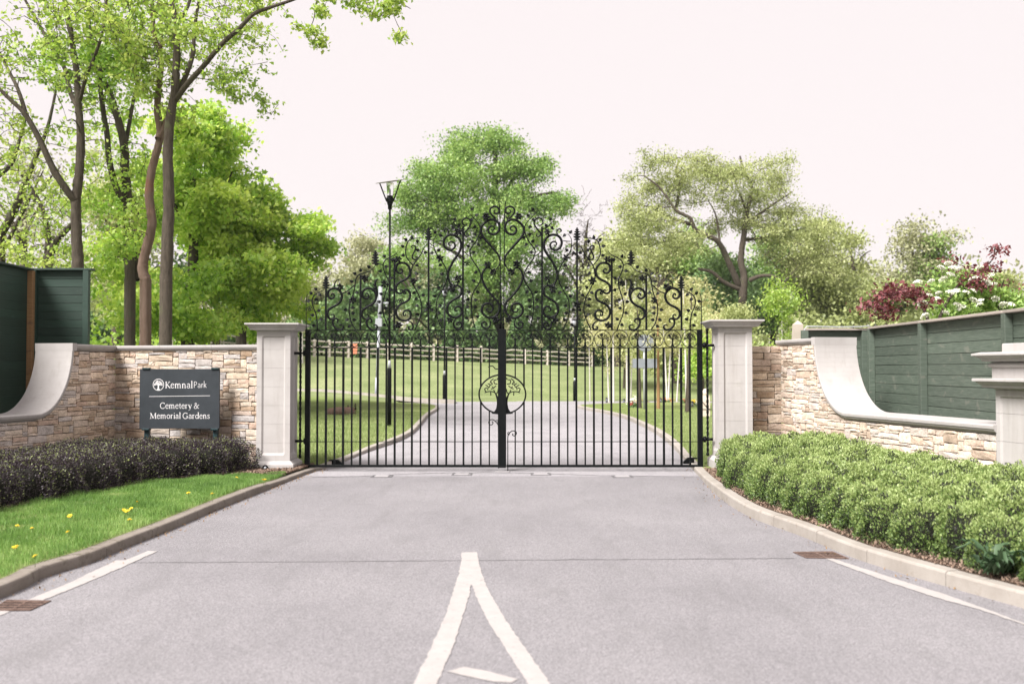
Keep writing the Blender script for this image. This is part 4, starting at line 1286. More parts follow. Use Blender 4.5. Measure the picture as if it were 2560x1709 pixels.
    g.tube("scroll", A((1618, 328), (1568, 355), (1550, 430), (1572, 520), (1592, 610), (1592, 690), (1576, 760)), 4.6, (1, 1), per=5, n=8)
    for (x, y, a) in ((1520, 455, 2.4), (1520, 530, 2.3)):
        o = ob("leaf", LEAF, None, g.root, g.V(A((1562, y + 30))[0], -.012)); th = math.atan2(math.sin(a), math.cos(a) * (-1 if mirror else 1)); o.rotation_euler = (0, -th, 0); o.scale = (1.05, 1, .7)
    # --- third bay
    finial(900 + 262 / 6.815, 662.5, 1.08)
    vine(B_((652, 175), (622, 230), (560, 270), (490, 305), (430, 350), (395, 420), (405, 500), (440, 590), (472, 660), (476, 720), (466, 800), (430, 920), (395, 1040), (385, 1150), (400, 1260), (440, 1370), (500, 1530)))
    g.tube("twig", B_((262, 428), (300, 418), (330, 405), (362, 416), (392, 425)), 2.4, per=4)
    leaves(B_((415, 275), (345, 530), (450, 455), (540, 650), (360, 915), (325, 1050), (450, 1160), (345, 1245), (540, 850), (555, 340), (415, 1445), (500, 1345), (470, 1020)))
    for p in B_((418, 742), (655, 330), (655, 1450)): flower(*p)
    up(900 + 585 / 6.815, 644, 4.1)
    scroll(B_((680, 522), (685, 490), (715, 500), (722, 540), (680, 565), (630, 535), (612, 470), (640, 410), (700, 388), (780, 400), (835, 460), (855, 540), (830, 620), (770, 670), (690, 710), (630, 760),
              (612, 820), (625, 880), (670, 910), (715, 895), (725, 860), (700, 845), (680, 866)))
    scroll(B_((735, 895), (752, 918), (778, 908), (768, 885), (748, 880), (762, 852), (800, 845), (845, 880), (855, 950), (825, 1020), (760, 1060), (680, 1100), (632, 1160), (616, 1230), (640, 1310), (700, 1360), (780, 1370),
              (850, 1330), (866, 1250), (830, 1200), (772, 1200), (738, 1240), (748, 1285), (780, 1280), (770, 1252)), 4.8)
    scroll(B_((822, 1372), (880, 1410), (905, 1470), (885, 1520), (842, 1520), (825, 1480), (860, 1470)), 4.0)
    rings(900 + 685 / 6.815, 600 + 1030 / 6.815)
    # --- fourth bay
    vine(B_((1160, 65), (1110, 110), (1070, 180), (1030, 260), (960, 350), (900, 440), (875, 540), (868, 640), (890, 710), (915, 765), (960, 860), (1010, 960), (1050, 1100), (1050, 1220), (1010, 1360), (940, 1520)), 2.8)
    vine(O((1412, 470), (1330, 475), (1265, 500), (1235, 570), (1230, 650), (1258, 715), (1310, 775)))
    leaves(O((1300, 460), (1230, 488), (1360, 510), (1195, 563), (1200, 665), (1362, 605)))
    leaves(B_((975, 435), (965, 570), (1010, 805), (920, 900), (1080, 940), (955, 1005), (970, 1120), (975, 1265), (1120, 215), (1130, 1190)))
    scroll(B_((905, 140), (880, 125), (885, 100), (920, 95), (950, 130), (930, 190), (895, 260), (895, 310), (940, 335), (975, 310), (965, 285), (935, 295)), 3.2)
    up(740 + 1485 / 4.481, 601, 4.2); finial(740 + 1485 / 4.481, 602.5)
    for p in B_((915, 700), (1170, 1110)): flower(*p)
    # --- fifth bay
    vine(O((1582, 428), (1550, 480), (1545, 560), (1570, 640), (1620, 710), (1670, 790), (1695, 870), (1680, 970), (1630, 1070), (1585, 1150), (1570, 1260), (1590, 1380), (1640, 1490)))
    g.tube("twig", O((1485, 528), (1502, 532), (1520, 545), (1545, 565)), 2.2, per=4)
    g.tube("twig", O((1555, 508), (1600, 506), (1640, 500)), 2.2, per=4)
    leaves(O((1555, 405), (1625, 443), (1600, 605), (1615, 775), (1635, 875), (1600, 1025), (1675, 1080), (1555, 1120), (1615, 1228), (1605, 1310), (1520, 640), (1522, 1275), (1625, 1385), (1540, 1445)))
    flower(*O((1610, 695))[0])
    scroll(Cc((480, 1105), (430, 1112), (408, 1060), (470, 1015), (540, 1050), (565, 1120), (530, 1190), (450, 1225), (370, 1200), (305, 1130), (285, 1030), (320, 930), (390, 870), (490, 850), (590, 880), (670, 950), (710, 1050),
              (710, 1150), (680, 1250), (620, 1350), (550, 1450), (490, 1540)) + D((420, 110), (385, 165), (350, 265), (350, 370), (390, 480), (440, 540), (510, 555), (555, 530), (560, 490), (530, 478), (505, 500)), 5.2)
    scroll(Cc((332, 782), (296, 762), (310, 722), (350, 710), (395, 745), (400, 800), (370, 872)), 3.2)
    scroll(D((485, 640), (500, 605), (525, 570), (570, 560), (625, 600), (645, 680), (610, 770), (530, 830), (430, 890), (360, 960), (330, 1050), (340, 1140), (390, 1210), (480, 1245), (570, 1230), (635, 1170), (650, 1090), (610, 1022), (550, 1010), (500, 1050), (502, 1100), (540, 1112), (546, 1085)), 5.0)
    scroll(D((560, 1250), (490, 1310), (470, 1390), (500, 1470), (570, 1500), (635, 1450), (640, 1380), (600, 1350), (550, 1370), (545, 1410), (580, 1422), (592, 1395)), 4.0)
    up(1080 + 675 / 8.71, 566, 4.4)
    for p in Cc((640, 790),) + D((565, 400), (440, 630), (390, 1310)): flower(*p)
    scroll(Cc((870, 580), (840, 615), (790, 615), (740, 560), (760, 480), (830, 440), (910, 470), (950, 550), (930, 630), (860, 730), (800, 800), (800, 860), (850, 895), (895, 870), (885, 830), (850, 852)), 3.4)
    vine(Cc((528, 540), (570, 600), (640, 670), (740, 712)), 2.4)
    leaves(Cc((560, 465), (665, 620), (515, 690)), len(allv) - 1)
    g.tube("twig", Cc((775, 1260), (830, 1300), (870, 1340), (920, 1370)), 2.2, per=4)
    rings(1080 + 765 / 8.71, 650 + 68 / 8.71)
    # --- middle bay
    vine(Cc((840, 265), (920, 330), (1020, 440), (1100, 520), (1165, 620), (1180, 720), (1150, 870), (1080, 1010), (990, 1130), (930, 1230), (935, 1330), (970, 1430), (1040, 1540)) +
         D((1010, 190), (1055, 300), (1055, 430), (1010, 530), (930, 650), (880, 760), (860, 900), (860, 1050), (875, 1200), (900, 1340), (945, 1490)), 2.8)
    leaves(Cc((985, 225), (1100, 375), (970, 490), (1045, 660), (1050, 840), (1205, 925), (985, 1010), (885, 1130), (1145, 1095), (1025, 1280)), len(allv) - 1)
    leaves(D((950, 270), (905, 450), (800, 695), (1000, 695), (780, 855), (955, 870), (770, 1020), (950, 1020), (1000, 1230), (750, 1265)), len(allv) - 1)
    scroll(Cc((1455, 728), (1495, 742), (1525, 690), (1490, 642), (1420, 652), (1378, 720), (1400, 800), (1480, 840), (1570, 820), (1640, 740), (1650, 620), (1600, 530), (1510, 485), (1400, 490), (1290, 560), (1210, 660), (1200, 780),
              (1250, 900), (1350, 1020), (1450, 1130), (1560, 1260), (1620, 1340), (1660, 1450)) + D((1480, 60), (1440, 150), (1385, 212)), 5.2)
    scroll(Cc((1560, 500), (1545, 440), (1480, 380), (1425, 300), (1430, 220), (1490, 165), (1570, 160), (1640, 220), (1632, 300), (1580, 330), (1528, 305), (1522, 258), (1558, 242)), 4.0)
    flower(*Cc((1325, 410))[0])
    scroll(D((1290, 215), (1262, 180), (1200, 165), (1130, 220), (1090, 330), (1100, 440), (1150, 560), (1230, 680), (1330, 800), (1430, 900), (1470, 1020), (1440, 1150), (1350, 1240), (1240, 1255), (1130, 1190), (1085, 1090), (1120, 980), (1210, 940),
             (1300, 970), (1330, 1050), (1290, 1120), (1222, 1122), (1190, 1072), (1222, 1050)), 5.2)
    scroll(D((1228, 1268), (1270, 1350), (1250, 1440), (1180, 1490), (1100, 1450), (1085, 1382), (1130, 1345), (1180, 1370), (1180, 1415), (1142, 1422)), 4.0)
    for p in D((1215, 100), (1335, 262), (1395, 1300)): flower(*p)
    return g
GATE_L = build_leaf(False, "black wrought iron gate leaf hinged to the pillar beside the slate sign")
GATE_R = build_leaf(True, "wrought iron gate leaf hinged to the pillar behind the green hedge")
# hold-back catches on the kerbs behind the gate
def catch(px0, px1, py, yy, side, label):
    a, b_ = P(px0, py, yy), P(px1, py, yy)
    z = a.z; s_ = 1 if side > 0 else -1
    t = thing("gate_catch", (a.x, yy, z - .07), label, "gate catch", "black catches that hold the gate leaves open")
    L = abs(b_.x - a.x)
    MB().box(((a.x + b_.x) / 2 + s_ * L * .18, yy, z), (L * .62, .05, .022), 0, .003).obj("arm", M['iron'], t, origin=a)
    xw = b_.x if side < 0 else a.x
    poly = [(xw, yy, z - .085), (xw, yy, z - .055), (xw + s_ * .07, yy, z + .012), (xw + s_ * .17, yy, z + .012), (xw + s_ * .17, yy, z - .085)]
    MB().prism([(p[0], p[1] - .03, p[2]) for p in poly], (0, .06, 0)).obj("wedge", M['iron'], t, origin=a)
catch(822, 857, 1150, 15.72, -1, "black gate catch on the kerb behind the left gate leaf")
catch(1708, 1743, 1145, 15.85, 1, "black gate catch on the kerb behind the right gate leaf")
# ------------------------------------------------------------------ plants: leaves, hedges, trees
def leaf_mesh(name, cen, L, Wd, tone, normal_bias=None, bias=0.0, axis_bias=None, abias=0.0, rng=RNG):
    """rhombic leaves, one quad each"""
    n = len(cen); cen = np.asarray(cen)
    a = rng.normal(size=(n, 3))
    if axis_bias is not None: a = a / np.linalg.norm(a, axis=1, keepdims=True) + abias * axis_bias
    a /= np.linalg.norm(a, axis=1, keepdims=True) + 1e-9
    r = rng.normal(size=(n, 3))
    if normal_bias is not None: r = r / np.linalg.norm(r, axis=1, keepdims=True) + bias * normal_bias
    b_ = np.cross(r, a); b_ /= np.linalg.norm(b_, axis=1, keepdims=True) + 1e-9
    L = np.broadcast_to(L, (n,))[:, None]; Wd = np.broadcast_to(Wd, (n,))[:, None]
    nn = np.cross(a, b_)
    fold = nn * Wd * .18
    v = np.stack([cen - a * L * .5, cen + b_ * Wd * .5 - a * L * .05 + fold, cen + a * L * .5, cen - b_ * Wd * .5 - a * L * .05 + fold], 1)
    f = np.arange(n * 4).reshape(n, 4)
    return mesh_np(name, v.reshape(-1, 3), f, np.repeat(np.clip(tone, 0, 1), 4))

class Branches:
    """growing skeleton drawn as tapered tubes, five sides each"""
    def __init__(s): s.v = []; s.f = []; s.n = 0; s.nodes = []; s.rad = []
    def tube(s, pts, r0, r1, n=5, keep=True, power=1.0):
        pts = np.asarray(pts, float); m = len(pts)
        rad = r0 + (r1 - r0) * np.linspace(0, 1, m) ** power
        t = np.gradient(pts, axis=0); t /= np.linalg.norm(t, axis=1, keepdims=True) + 1e-9
        ref = np.where(np.abs(t[:, 2:3]) > .8, np.array([[1., 0, 0]]), np.array([[0, 0, 1.]]))
        a = np.cross(t, ref); a /= np.linalg.norm(a, axis=1, keepdims=True) + 1e-9
        b_ = np.cross(t, a)
        an = 2 * np.pi * np.arange(n) / n
        wb = 1 + (RNG.normal(0, .055, (m, n)) if n >= 10 else np.zeros((m, n)))
        ring = pts[:, None, :] + (rad[:, None] * wb)[:, :, None] * (np.cos(an)[None, :, None] * a[:, None, :] + np.sin(an)[None, :, None] * b_[:, None, :])
        i = np.arange(m - 1)[:, None] * n; k = np.arange(n)[None, :]; l = (k + 1) % n
        f = np.stack([i + k, i + l, i + n + l, i + n + k], -1).reshape(-1, 4) + s.n
        s.v.append(ring.reshape(-1, 3)); s.f.append(f); s.n += m * n
        if keep: s.nodes.append(pts); s.rad.append(rad)
    def mesh(s, name): return mesh_np(name, np.concatenate(s.v), np.concatenate(s.f), smooth=True)

def pathw(pts, Y, depth=0.0, per=8):
    """photo pixels -> world points at distance Y (depth wanders a little)"""
    sp = spline(pts, per)
    out = []
    for i, p in enumerate(sp):
        y = Y + depth * math.sin(i / max(1, len(sp) - 1) * 2.2)
        out.append(P(p[0], p[1], y))
    return np.array([tuple(v) for v in out])

def grow(br, att, rng, r_tip=.006, wob=.12, up=.55, rk=.010, rmax=.6):
    """joins every twig end to the nearest part of the skeleton"""
    nodes_ = np.concatenate(br.nodes); rad = np.concatenate(br.rad)
    cap = len(nodes_) + len(att) * 5 + 10
    NN = np.zeros((cap, 3)); RR = np.zeros(cap); n = len(nodes_); NN[:n] = nodes_; RR[:n] = rad
    d0 = np.array([np.min(np.linalg.norm(nodes_ - a, axis=1)) for a in att])
    tips = []
    for ai in np.argsort(d0):
        a = att[ai]
        dv = NN[:n] - a
        d = np.linalg.norm(dv, axis=1) + up * np.maximum(0, dv[:, 2])
        j = int(np.argmin(d)); p = NN[j].copy(); L = np.linalg.norm(a - p)
        if L < .05: tips.append(np.stack([p, a])); continue
        m = 5 if L > .6 else 4
        t = np.linspace(0, 1, m)[:, None]
        c = (p + a) / 2 + rng.normal(size=3) * L * wob + np.array([0, 0, L * .10])
        pts = (1 - t) ** 2 * p + 2 * (1 - t) * t * c + t ** 2 * a
        r0 = min(RR[j] * rmax, r_tip + rk * L)
        br.tube(pts, r0, r_tip, n=4 if r0 < .03 else 5, keep=False)
        NN[n:n + m - 1] = pts[1:]; RR[n:n + m - 1] = np.linspace(r0, r_tip, m)[1:]; n += m - 1
        tips.append(pts)
    return tips

def crown_points(blobs, rng, shell=.55):
    """blobs: (centre px, py, Y, rx px, ry px, depth m, count): twig ends gathered towards the outside of each"""
    out = []
    for (px, py, Y, rx, ry, dep, n) in blobs:
        c = np.array(tuple(P(px, py, Y))); R_ = np.array([rx * Y / F, dep, ry * Y / F])
        # boughs first, then the twig ends gathered round each bough
        K = max(2, n // 11)
        u = rng.normal(size=(K, 3)); u /= np.linalg.norm(u, axis=1, keepdims=True)
        rr = shell + (1 - shell) * rng.random(K) ** .5
        rr = np.where(rng.random(K) < .25, rng.random(K), rr) * (1 + rng.normal(0, .13, K))
        b_ = u * rr[:, None]
        w = rng.integers(0, K, n); sz = rng.uniform(.12, .28, K)[w]
        e = rng.normal(size=(n, 3)) * sz[:, None] * np.array([1, 1, .85])
        out.append(c + (b_[w] + e) * R_)
    return np.concatenate(out)

def tree(name, label, trunks, blobs, leafmat, bark, leaves_per=30, L=.12, sig=.30, tone=.5, tone_sd=.2, seed=1, group=None, Y=None, flat=.6, r_tip=.006, shell=.5, droop=0.0, rk=.010, extra_att=None, base=None, fill=0.0, cat="tree", aspect=.62, dens=1.0, up_bias=.8):
    rng = np.random.default_rng(seed)
    br = Branches()
    for (pts, r0, r1) in trunks: br.tube(pts, r0, r1, n=10 if r0 > .12 else 6)
    blobs = [b_[:6] + (max(4, int(b_[6] * dens)),) for b_ in blobs]
    att = crown_points(blobs, rng, shell)
    if extra_att is not None: att = np.concatenate([att, extra_att])
    tips = grow(br, att, rng, r_tip=r_tip, rk=rk)
    b0 = trunks[0][0][0]
    t = thing(name, (b0[0], b0[1], b0[2]), label, cat, group)
    off = np.array([b0[0], b0[1], b0[2]])
    br.v = [v - off for v in br.v]
    ob("trunk", br.mesh("trunk"), bark, t, b0)
    if leaves_per:
        cs = []; tn = []
        for pts in tips:
            k = max(2, int(leaves_per * rng.uniform(.5, 1.5)))
            seg = pts[len(pts) // 2:]
            base_ = seg[rng.integers(0, len(seg), k)]
            g = rng.normal(size=(k, 3)) * np.array([sig, sig, sig * flat])
            g[:, 2] -= droop * rng.random(k)
            w = np.where(rng.random((k, 1)) < .75, 1.0, 0.0)
            cs.append(w * pts[-1] + (1 - w) * base_ + g)
            e = pts[-1]; lowf = .16 * math.sin(e[0] * 1.1 + seed) * math.sin(e[2] * 1.4 + seed * .7) + .10 * math.sin(e[1] * .9 + e[2] * .6)
            tn.append(np.clip(rng.normal(tone + lowf, tone_sd * .6) + rng.normal(0, tone_sd * .7, k), 0, 1))
        cs = np.concatenate(cs) - off; tn = np.concatenate(tn)
        LL = L * rng.uniform(.65, 1.25, len(cs))
        ob("crown", leaf_mesh("crown", cs, LL, LL * aspect, tn, np.array([[0, 0, 1.]]), up_bias, rng=rng), leafmat, t, b0)
    return t

def root(px, Y, extra=0.0):
    """where a trunk at photo column px meets the ground at distance Y"""
    x = (px - CX) / F * Y
    return (x, Y, zt(x, Y) - .1)
def trunk_from(px, Y, pts, depth=0.0):
    r = root(px, Y); w = pathw(pts, Y, depth)
    if w[0][2] > r[2] + .3: w = np.concatenate([[r], w])
    return w
d2 = lambda pts: [(x * 1.0898, y * 1.0898) for x, y in pts]          # shown pixels -> photo pixels
r2 = lambda pts: [(x / 2.24, y / 2.24) for x, y in pts]

# --- the tall thin trees on the left, just behind the wall
YT = 25.0
tree("tall_tree", "tall forked grey tree rising behind the dark green fence panel",
     [(trunk_from(193, YT, r2([(437, 1490), (428, 1300), (425, 1120), (445, 950), (452, 750), (440, 600), (430, 420), (402, 220), (362, 0), (345, -160)])), .145, .045),
      (pathw(r2([(425, 1130), (370, 1060), (300, 950), (220, 780), (140, 640), (60, 560), (0, 500), (-80, 400)]), YT, -.6), .10, .035),
      (pathw(r2([(150, 650), (100, 500), (50, 400), (0, 300), (-60, 180)]), YT, .8), .06, .02),
      (pathw(r2([(435, 600), (395, 520), (360, 380), (290, 270), (220, 140), (140, 0), (90, -90)]), YT, 1.0), .07, .025),
      (pathw(r2([(448, 560), (480, 440), (540, 290), (580, 160), (600, 0), (640, -100)]), YT, -.8), .055, .02)],
     [(120, 120, YT, 190, 200, 2.6, 420), (30, 330, YT, 110, 170, 2.2, 190), (250, 60, YT - 1, 130, 140, 2, 230), (160, -60, YT, 220, 90, 2.5, 160)],
     M['leaf_fresh'], M['bark'], 10, .125, .11, .60, .24, 11, "tall trees behind the left wall", shell=.15, dens=.72, r_tip=.010, rk=.013)
tree("tall_tree", "straight tall tree nearest the stone wall with one long limb reaching right over the sky",
     [(trunk_from(414, YT - .6, r2([(930, 1568), (938, 1350), (945, 1100), (940, 850), (955, 650), (975, 540), (985, 420), (990, 200), (975, 80), (965, 0), (960, -120)])), .155, .05),
      (pathw(r2([(985, 560), (1050, 470), (1140, 370), (1240, 250), (1340, 160), (1420, 80), (1520, 40), (1640, 0), (1760, -50), (1900, -110)]), YT - .6, -1.5), .075, .022),
      (pathw(r2([(1000, 520), (1050, 400), (1080, 300), (1090, 150), (1115, 0), (1130, -110)]), YT - .6, .8), .07, .028),
      (pathw(r2([(1010, 110), (1050, 40), (1075, -40), (1100, -120)]), YT - .6, .5), .05, .03),
      (pathw([(848, -49), (900, -40), (965, -5), (1000, 8), (1026, 22)], YT - 2.0, .2), .028, .008),
      (pathw([(848, -49), (800, -20), (791, 10), (786, 40), (780, 60), (770, 70)], YT - 2.1, .2), .02, .006)],
     [(560, 90, YT - 1, 120, 110, 2.2, 240), (430, 130, YT, 110, 170, 2.2, 250), (600, 220, YT - .5, 75, 70, 1.6, 90), (520, 30, YT, 150, 80, 2.2, 150), (640, 15, YT - 1.4, 80, 38, 1.2, 60),
      (785, 78, YT - 2.1, 34, 34, .5, 34), (752, 68, YT - 2.1, 16, 16, .3, 9), (805, 35, YT - 2.1, 12, 34, .4, 20), (860, 12, YT - 2, 45, 22, .6, 34), (975, 22, YT - 2, 45, 34, .6, 54), (997, 88, YT - 2, 13, 24, .3, 14), (940, 5, YT - 2, 60, 22, .6, 34)],
     M['leaf_fresh'], M['bark'], 10, .118, .10, .58, .24, 12, "tall trees behind the left wall", shell=.15, dens=.74, r_tip=.008, rk=.011)
tree("leaning_tree", "leaning reddish barked tree crossing behind the straight tall one",
     [(trunk_from(365, YT + .5, r2([(815, 1568), (800, 1500), (812, 1420), (850, 1260), (835, 1100), (850, 950), (895, 770), (880, 620), (890, 480), (902, 330), (865, 200), (850, 0), (840, -110)])), .14, .045),
      (pathw(r2([(885, 780), (930, 680), (960, 610)]), YT + .4, .2), .09, .07),
      (pathw(r2([(895, 320), (905, 180), (890, 40), (880, -60)]), YT + .5, .6), .05, .03)],
     [(390, 40, YT + .5, 110, 110, 2.2, 200), (410, 230, YT + .5, 80, 110, 1.8, 120), (330, 470, YT + .5, 40, 120, 1.2, 50)], M['leaf_fresh'], M['bark_red'], 10, .118, .10, .55, .24, 13, "tall trees behind the left wall", shell=.15, dens=.62, r_tip=.010, rk=.012)
tree("twin_stem_tree", "dark twin stemmed tree hung with fresh green leaves between the tall trunks",
     [(trunk_from(325, YT + 3, r2([(728, 1568), (722, 1300), (715, 1120), (700, 950), (692, 800), (655, 650), (612, 520), (555, 400), (530, 300), (500, 150), (490, 0), (470, -100)])), .15, .045),
      (pathw(r2([(718, 1140), (655, 1060), (612, 900), (600, 760), (578, 620), (560, 440), (590, 300), (600, 120), (590, 0)]), YT + 3, -.8), .10, .035),
      (pathw(r2([(762, 1568), (770, 1300), (755, 1180), (720, 1080)]), YT + 3.1, .4), .12, .09),
      (pathw(r2([(705, 800), (740, 600), (770, 430), (775, 250), (800, 90)]), YT + 3, .9), .06, .025)],
     [(250, 250, YT + 3, 120, 180, 2.6, 300), (330, 120, YT + 3, 100, 130, 2.4, 200), (300, 480, YT + 3, 90, 130, 2.4, 220), (330, 640, YT + 2.6, 70, 60, 1.6, 90)],
     M['leaf_maple'], M['bark_dark'], 16, .13, .15, .66, .24, 14, "tall trees behind the left wall", shell=.2, dens=.62, r_tip=.010, rk=.012)
# --- the low crooked tree behind the fences at the far left
tree("crooked_tree", "crooked dark thorny tree at the far left above the dark fence",
     [(trunk_from(118, YT + 4, r2([(265, 1480), (290, 1400), (340, 1320), (420, 1240)])), .15, .06),
      (pathw(r2([(262, 1470), (270, 1330), (240, 1180), (180, 1060), (120, 980)]), YT + 4, .5), .11, .03),
      (trunk_from(20, YT + 4.5, r2([(0, 1320), (80, 1180), (130, 1050), (200, 880), (270, 700), (330, 420)])), .13, .03),
      (pathw(r2([(-20, 990), (60, 920), (110, 780), (150, 640)]), YT + 4.5, .4), .09, .03),
      (pathw(r2([(20, 1400), (100, 1240), (170, 1100), (240, 960)]), YT + 4.6, .5), .07, .02)],
     [(90, 560, YT + 4, 120, 150, 2.6, 330), (150, 640, YT + 3, 120, 50, 2, 160), (30, 420, YT + 5, 70, 120, 2.4, 120)], M['leaf_fresh'], M['bark_dark'], 8, .12, .13, .72, .22, 15, shell=.1, dens=.7, r_tip=.010, rk=.012)
# --- leafy maples, middle left
tree("maple_tree", "dense bright green maple behind the straight tall tree",
     [(trunk_from(470, 33, [(470, 840), (480, 700), (485, 560), (480, 430), (470, 320)]), .22, .06), (pathw([(482, 620), (540, 520), (580, 430)], 33, 1), .09, .03), (pathw([(482, 600), (420, 480), (390, 380)], 33, -1), .09, .03)],
     [(500, 350, 33, 85, 85, 3, 210), (540, 470, 33, 95, 80, 3, 230), (440, 430, 34, 90, 100, 3, 190), (480, 590, 33, 140, 100, 3.2, 300), (440, 730, 32, 150, 70, 3, 240), (540, 320, 33, 42, 40, 1.6, 60), (430, 800, 32, 120, 40, 2.4, 110), (540, 810, 33, 80, 36, 2.4, 80)],
     M['leaf_maple'], M['bark_dark'], 42, .20, .25, .74, .26, 21, "bright maples behind the left wall", shell=.55, dens=.58, flat=.52, up_bias=1.2)
tree("maple_tree", "spreading bright green maple beside the left gate pillar",
     [(trunk_from(603, 36, [(603, 850), (606, 780), (612, 700), (620, 600)]), .2, .07), (pathw([(610, 690), (650, 660), (700, 650), (760, 655)], 36, -1), .09, .02), (pathw([(612, 690), (570, 620), (545, 560)], 36, 1), .08, .02)],
     [(640, 600, 36, 95, 75, 3, 260), (690, 540, 36, 55, 32, 2, 80), (760, 610, 36, 60, 48, 2.4, 140), (700, 690, 35, 75, 60, 2.6, 180), (600, 720, 35, 85, 62, 2.6, 170), (560, 600, 36, 90, 100, 3, 220), (660, 500, 36, 24, 24, 1, 26), (780, 570, 36, 32, 22, 1.4, 44), (640, 780, 36, 50, 30, 1.6, 60), (600, 815, 37, 70, 30, 2, 60), (690, 770, 37, 70, 36, 2, 70)],
     M['leaf_maple'], M['bark_dark'], 42, .20, .25, .78, .26, 22, "bright maples behind the left wall", shell=.55, dens=.58, flat=.52, up_bias=1.2)
# --- the oak behind the gate
tree("oak_tree", "large round oak standing behind the middle of the gate",
     [(trunk_from(1240, 88, [(1240, 880), (1238, 800), (1232, 700), (1228, 600), (1232, 520), (1240, 430), (1236, 360)]), .95, .14),
      (pathw([(1232, 640), (1180, 560), (1120, 520), (1060, 500), (1010, 510)], 88, -2), .34, .07), (pathw([(1232, 600), (1290, 520), (1340, 490), (1400, 480)], 88, -2), .32, .06),
      (pathw([(1230, 560), (1170, 460), (1130, 400)], 88, 2), .26, .06), (pathw([(1235, 520), (1290, 440), (1330, 400)], 88, 2), .24, .06), (pathw([(1234, 720), (1150, 640), (1080, 600)], 88, -3), .3, .07), (pathw([(1234, 700), (1310, 600), (1390, 560)], 88, -3), .28, .06)],
     [(1170, 370, 88, 62, 42, 3.5, 95), (1250, 355, 88, 60, 40, 3.5, 80), (1130, 420, 87, 90, 46, 4, 130), (1270, 400, 87, 70, 48, 4, 100), (1345, 430, 88, 34, 44, 3, 50), (1080, 470, 87, 64, 46, 4, 90), (1180, 480, 86, 80, 60, 4, 130), (1320, 490, 87, 80, 50, 4, 100),
      (1390, 515, 87, 62, 28, 3, 60), (1035, 545, 87, 64, 40, 3.5, 80), (1110, 560, 86, 100, 46, 4, 130), (1240, 560, 86, 110, 60, 4, 130), (1010, 490, 88, 34, 26, 2, 24), (1300, 640, 85, 60, 90, 4, 150), (1210, 700, 85, 90, 100, 4, 190), (1100, 640, 85, 80, 60, 4, 90)],
     M['leaf_oak'], M['bark_dark'], 44, .25, .58, .62, .22, 31, shell=.4, r_tip=.02, rk=.014, dens=1.0, flat=.55, up_bias=1.1)
# --- the wide oak on the right
YR = 74.0
tree("oak_tree", "wide spreading oak with bare crooked limbs to the right of the gate",
     [(trunk_from(1856, YR, [(1855, 780), (1858, 720), (1860, 690), (1852, 650), (1858, 600), (1866, 540), (1875, 500), (1880, 470), (1858, 420), (1850, 390)]), .33, .06),
      (pathw(spline([(1846, 712), (1815, 640), (1790, 600), (1740, 575), (1725, 545), (1690, 525), (1650, 470), (1610, 440)], 2), YR, -2), .25, .05),
      (pathw([(1847, 722), (1810, 705), (1780, 680), (1745, 672)], YR - 1, -.5), .17, .10), (pathw([(1875, 700), (1900, 690), (1930, 690), (1960, 705)], YR - 1, -.5), .17, .08),
      (pathw([(1725, 560), (1680, 545), (1630, 520), (1580, 510)], YR, 1.0), .16, .04), (pathw([(1690, 520), (1700, 460), (1690, 420), (1720, 380)], YR, 1.0), .13, .03),
      (pathw([(1866, 560), (1920, 520), (1980, 480)], YR, -1.0), .14, .04), (pathw([(1860, 600), (1930, 590), (2010, 570)], YR, 1.0), .14, .04), (pathw([(1800, 610), (1790, 540), (1770, 500)], YR, 1.0), .1, .03), (pathw([(1870, 545), (1840, 460), (1800, 420)], YR, 1.0), .1, .03)],
     [(1660, 438, YR, 80, 42, 3.5, 120), (1750, 420, YR, 90, 38, 3.5, 130), (1860, 428, YR, 90, 42, 3.5, 130), (1950, 450, YR, 70, 56, 3.5, 100), (1610, 480, YR, 60, 46, 3, 70), (1760, 480, YR, 120, 50, 4, 130), (1900, 510, YR, 100, 46, 4, 110), (1600, 570, YR, 90, 60, 3.5, 120),
      (2000, 560, YR, 80, 50, 3.5, 110), (1560, 540, YR, 60, 50, 3, 70), (1580, 640, YR, 80, 50, 3, 80), (2030, 640, YR, 80, 50, 3, 80), (1780, 560, YR + 2, 110, 40, 3, 60), (1620, 610, YR - 1, 70, 46, 3, 80), (1950, 560, YR - 1, 80, 44, 3, 80), (2010, 660, YR, 70, 50, 3, 70), (1700, 620, YR, 90, 40, 3.5, 70), (1960, 620, YR, 70, 50, 3.5, 90)],
     M['leaf_olive'], M['bark'], 36, .17, .42, .60, .22, 32, shell=.3, r_tip=.026, rk=.020, dens=.85, flat=.5, up_bias=1.0)
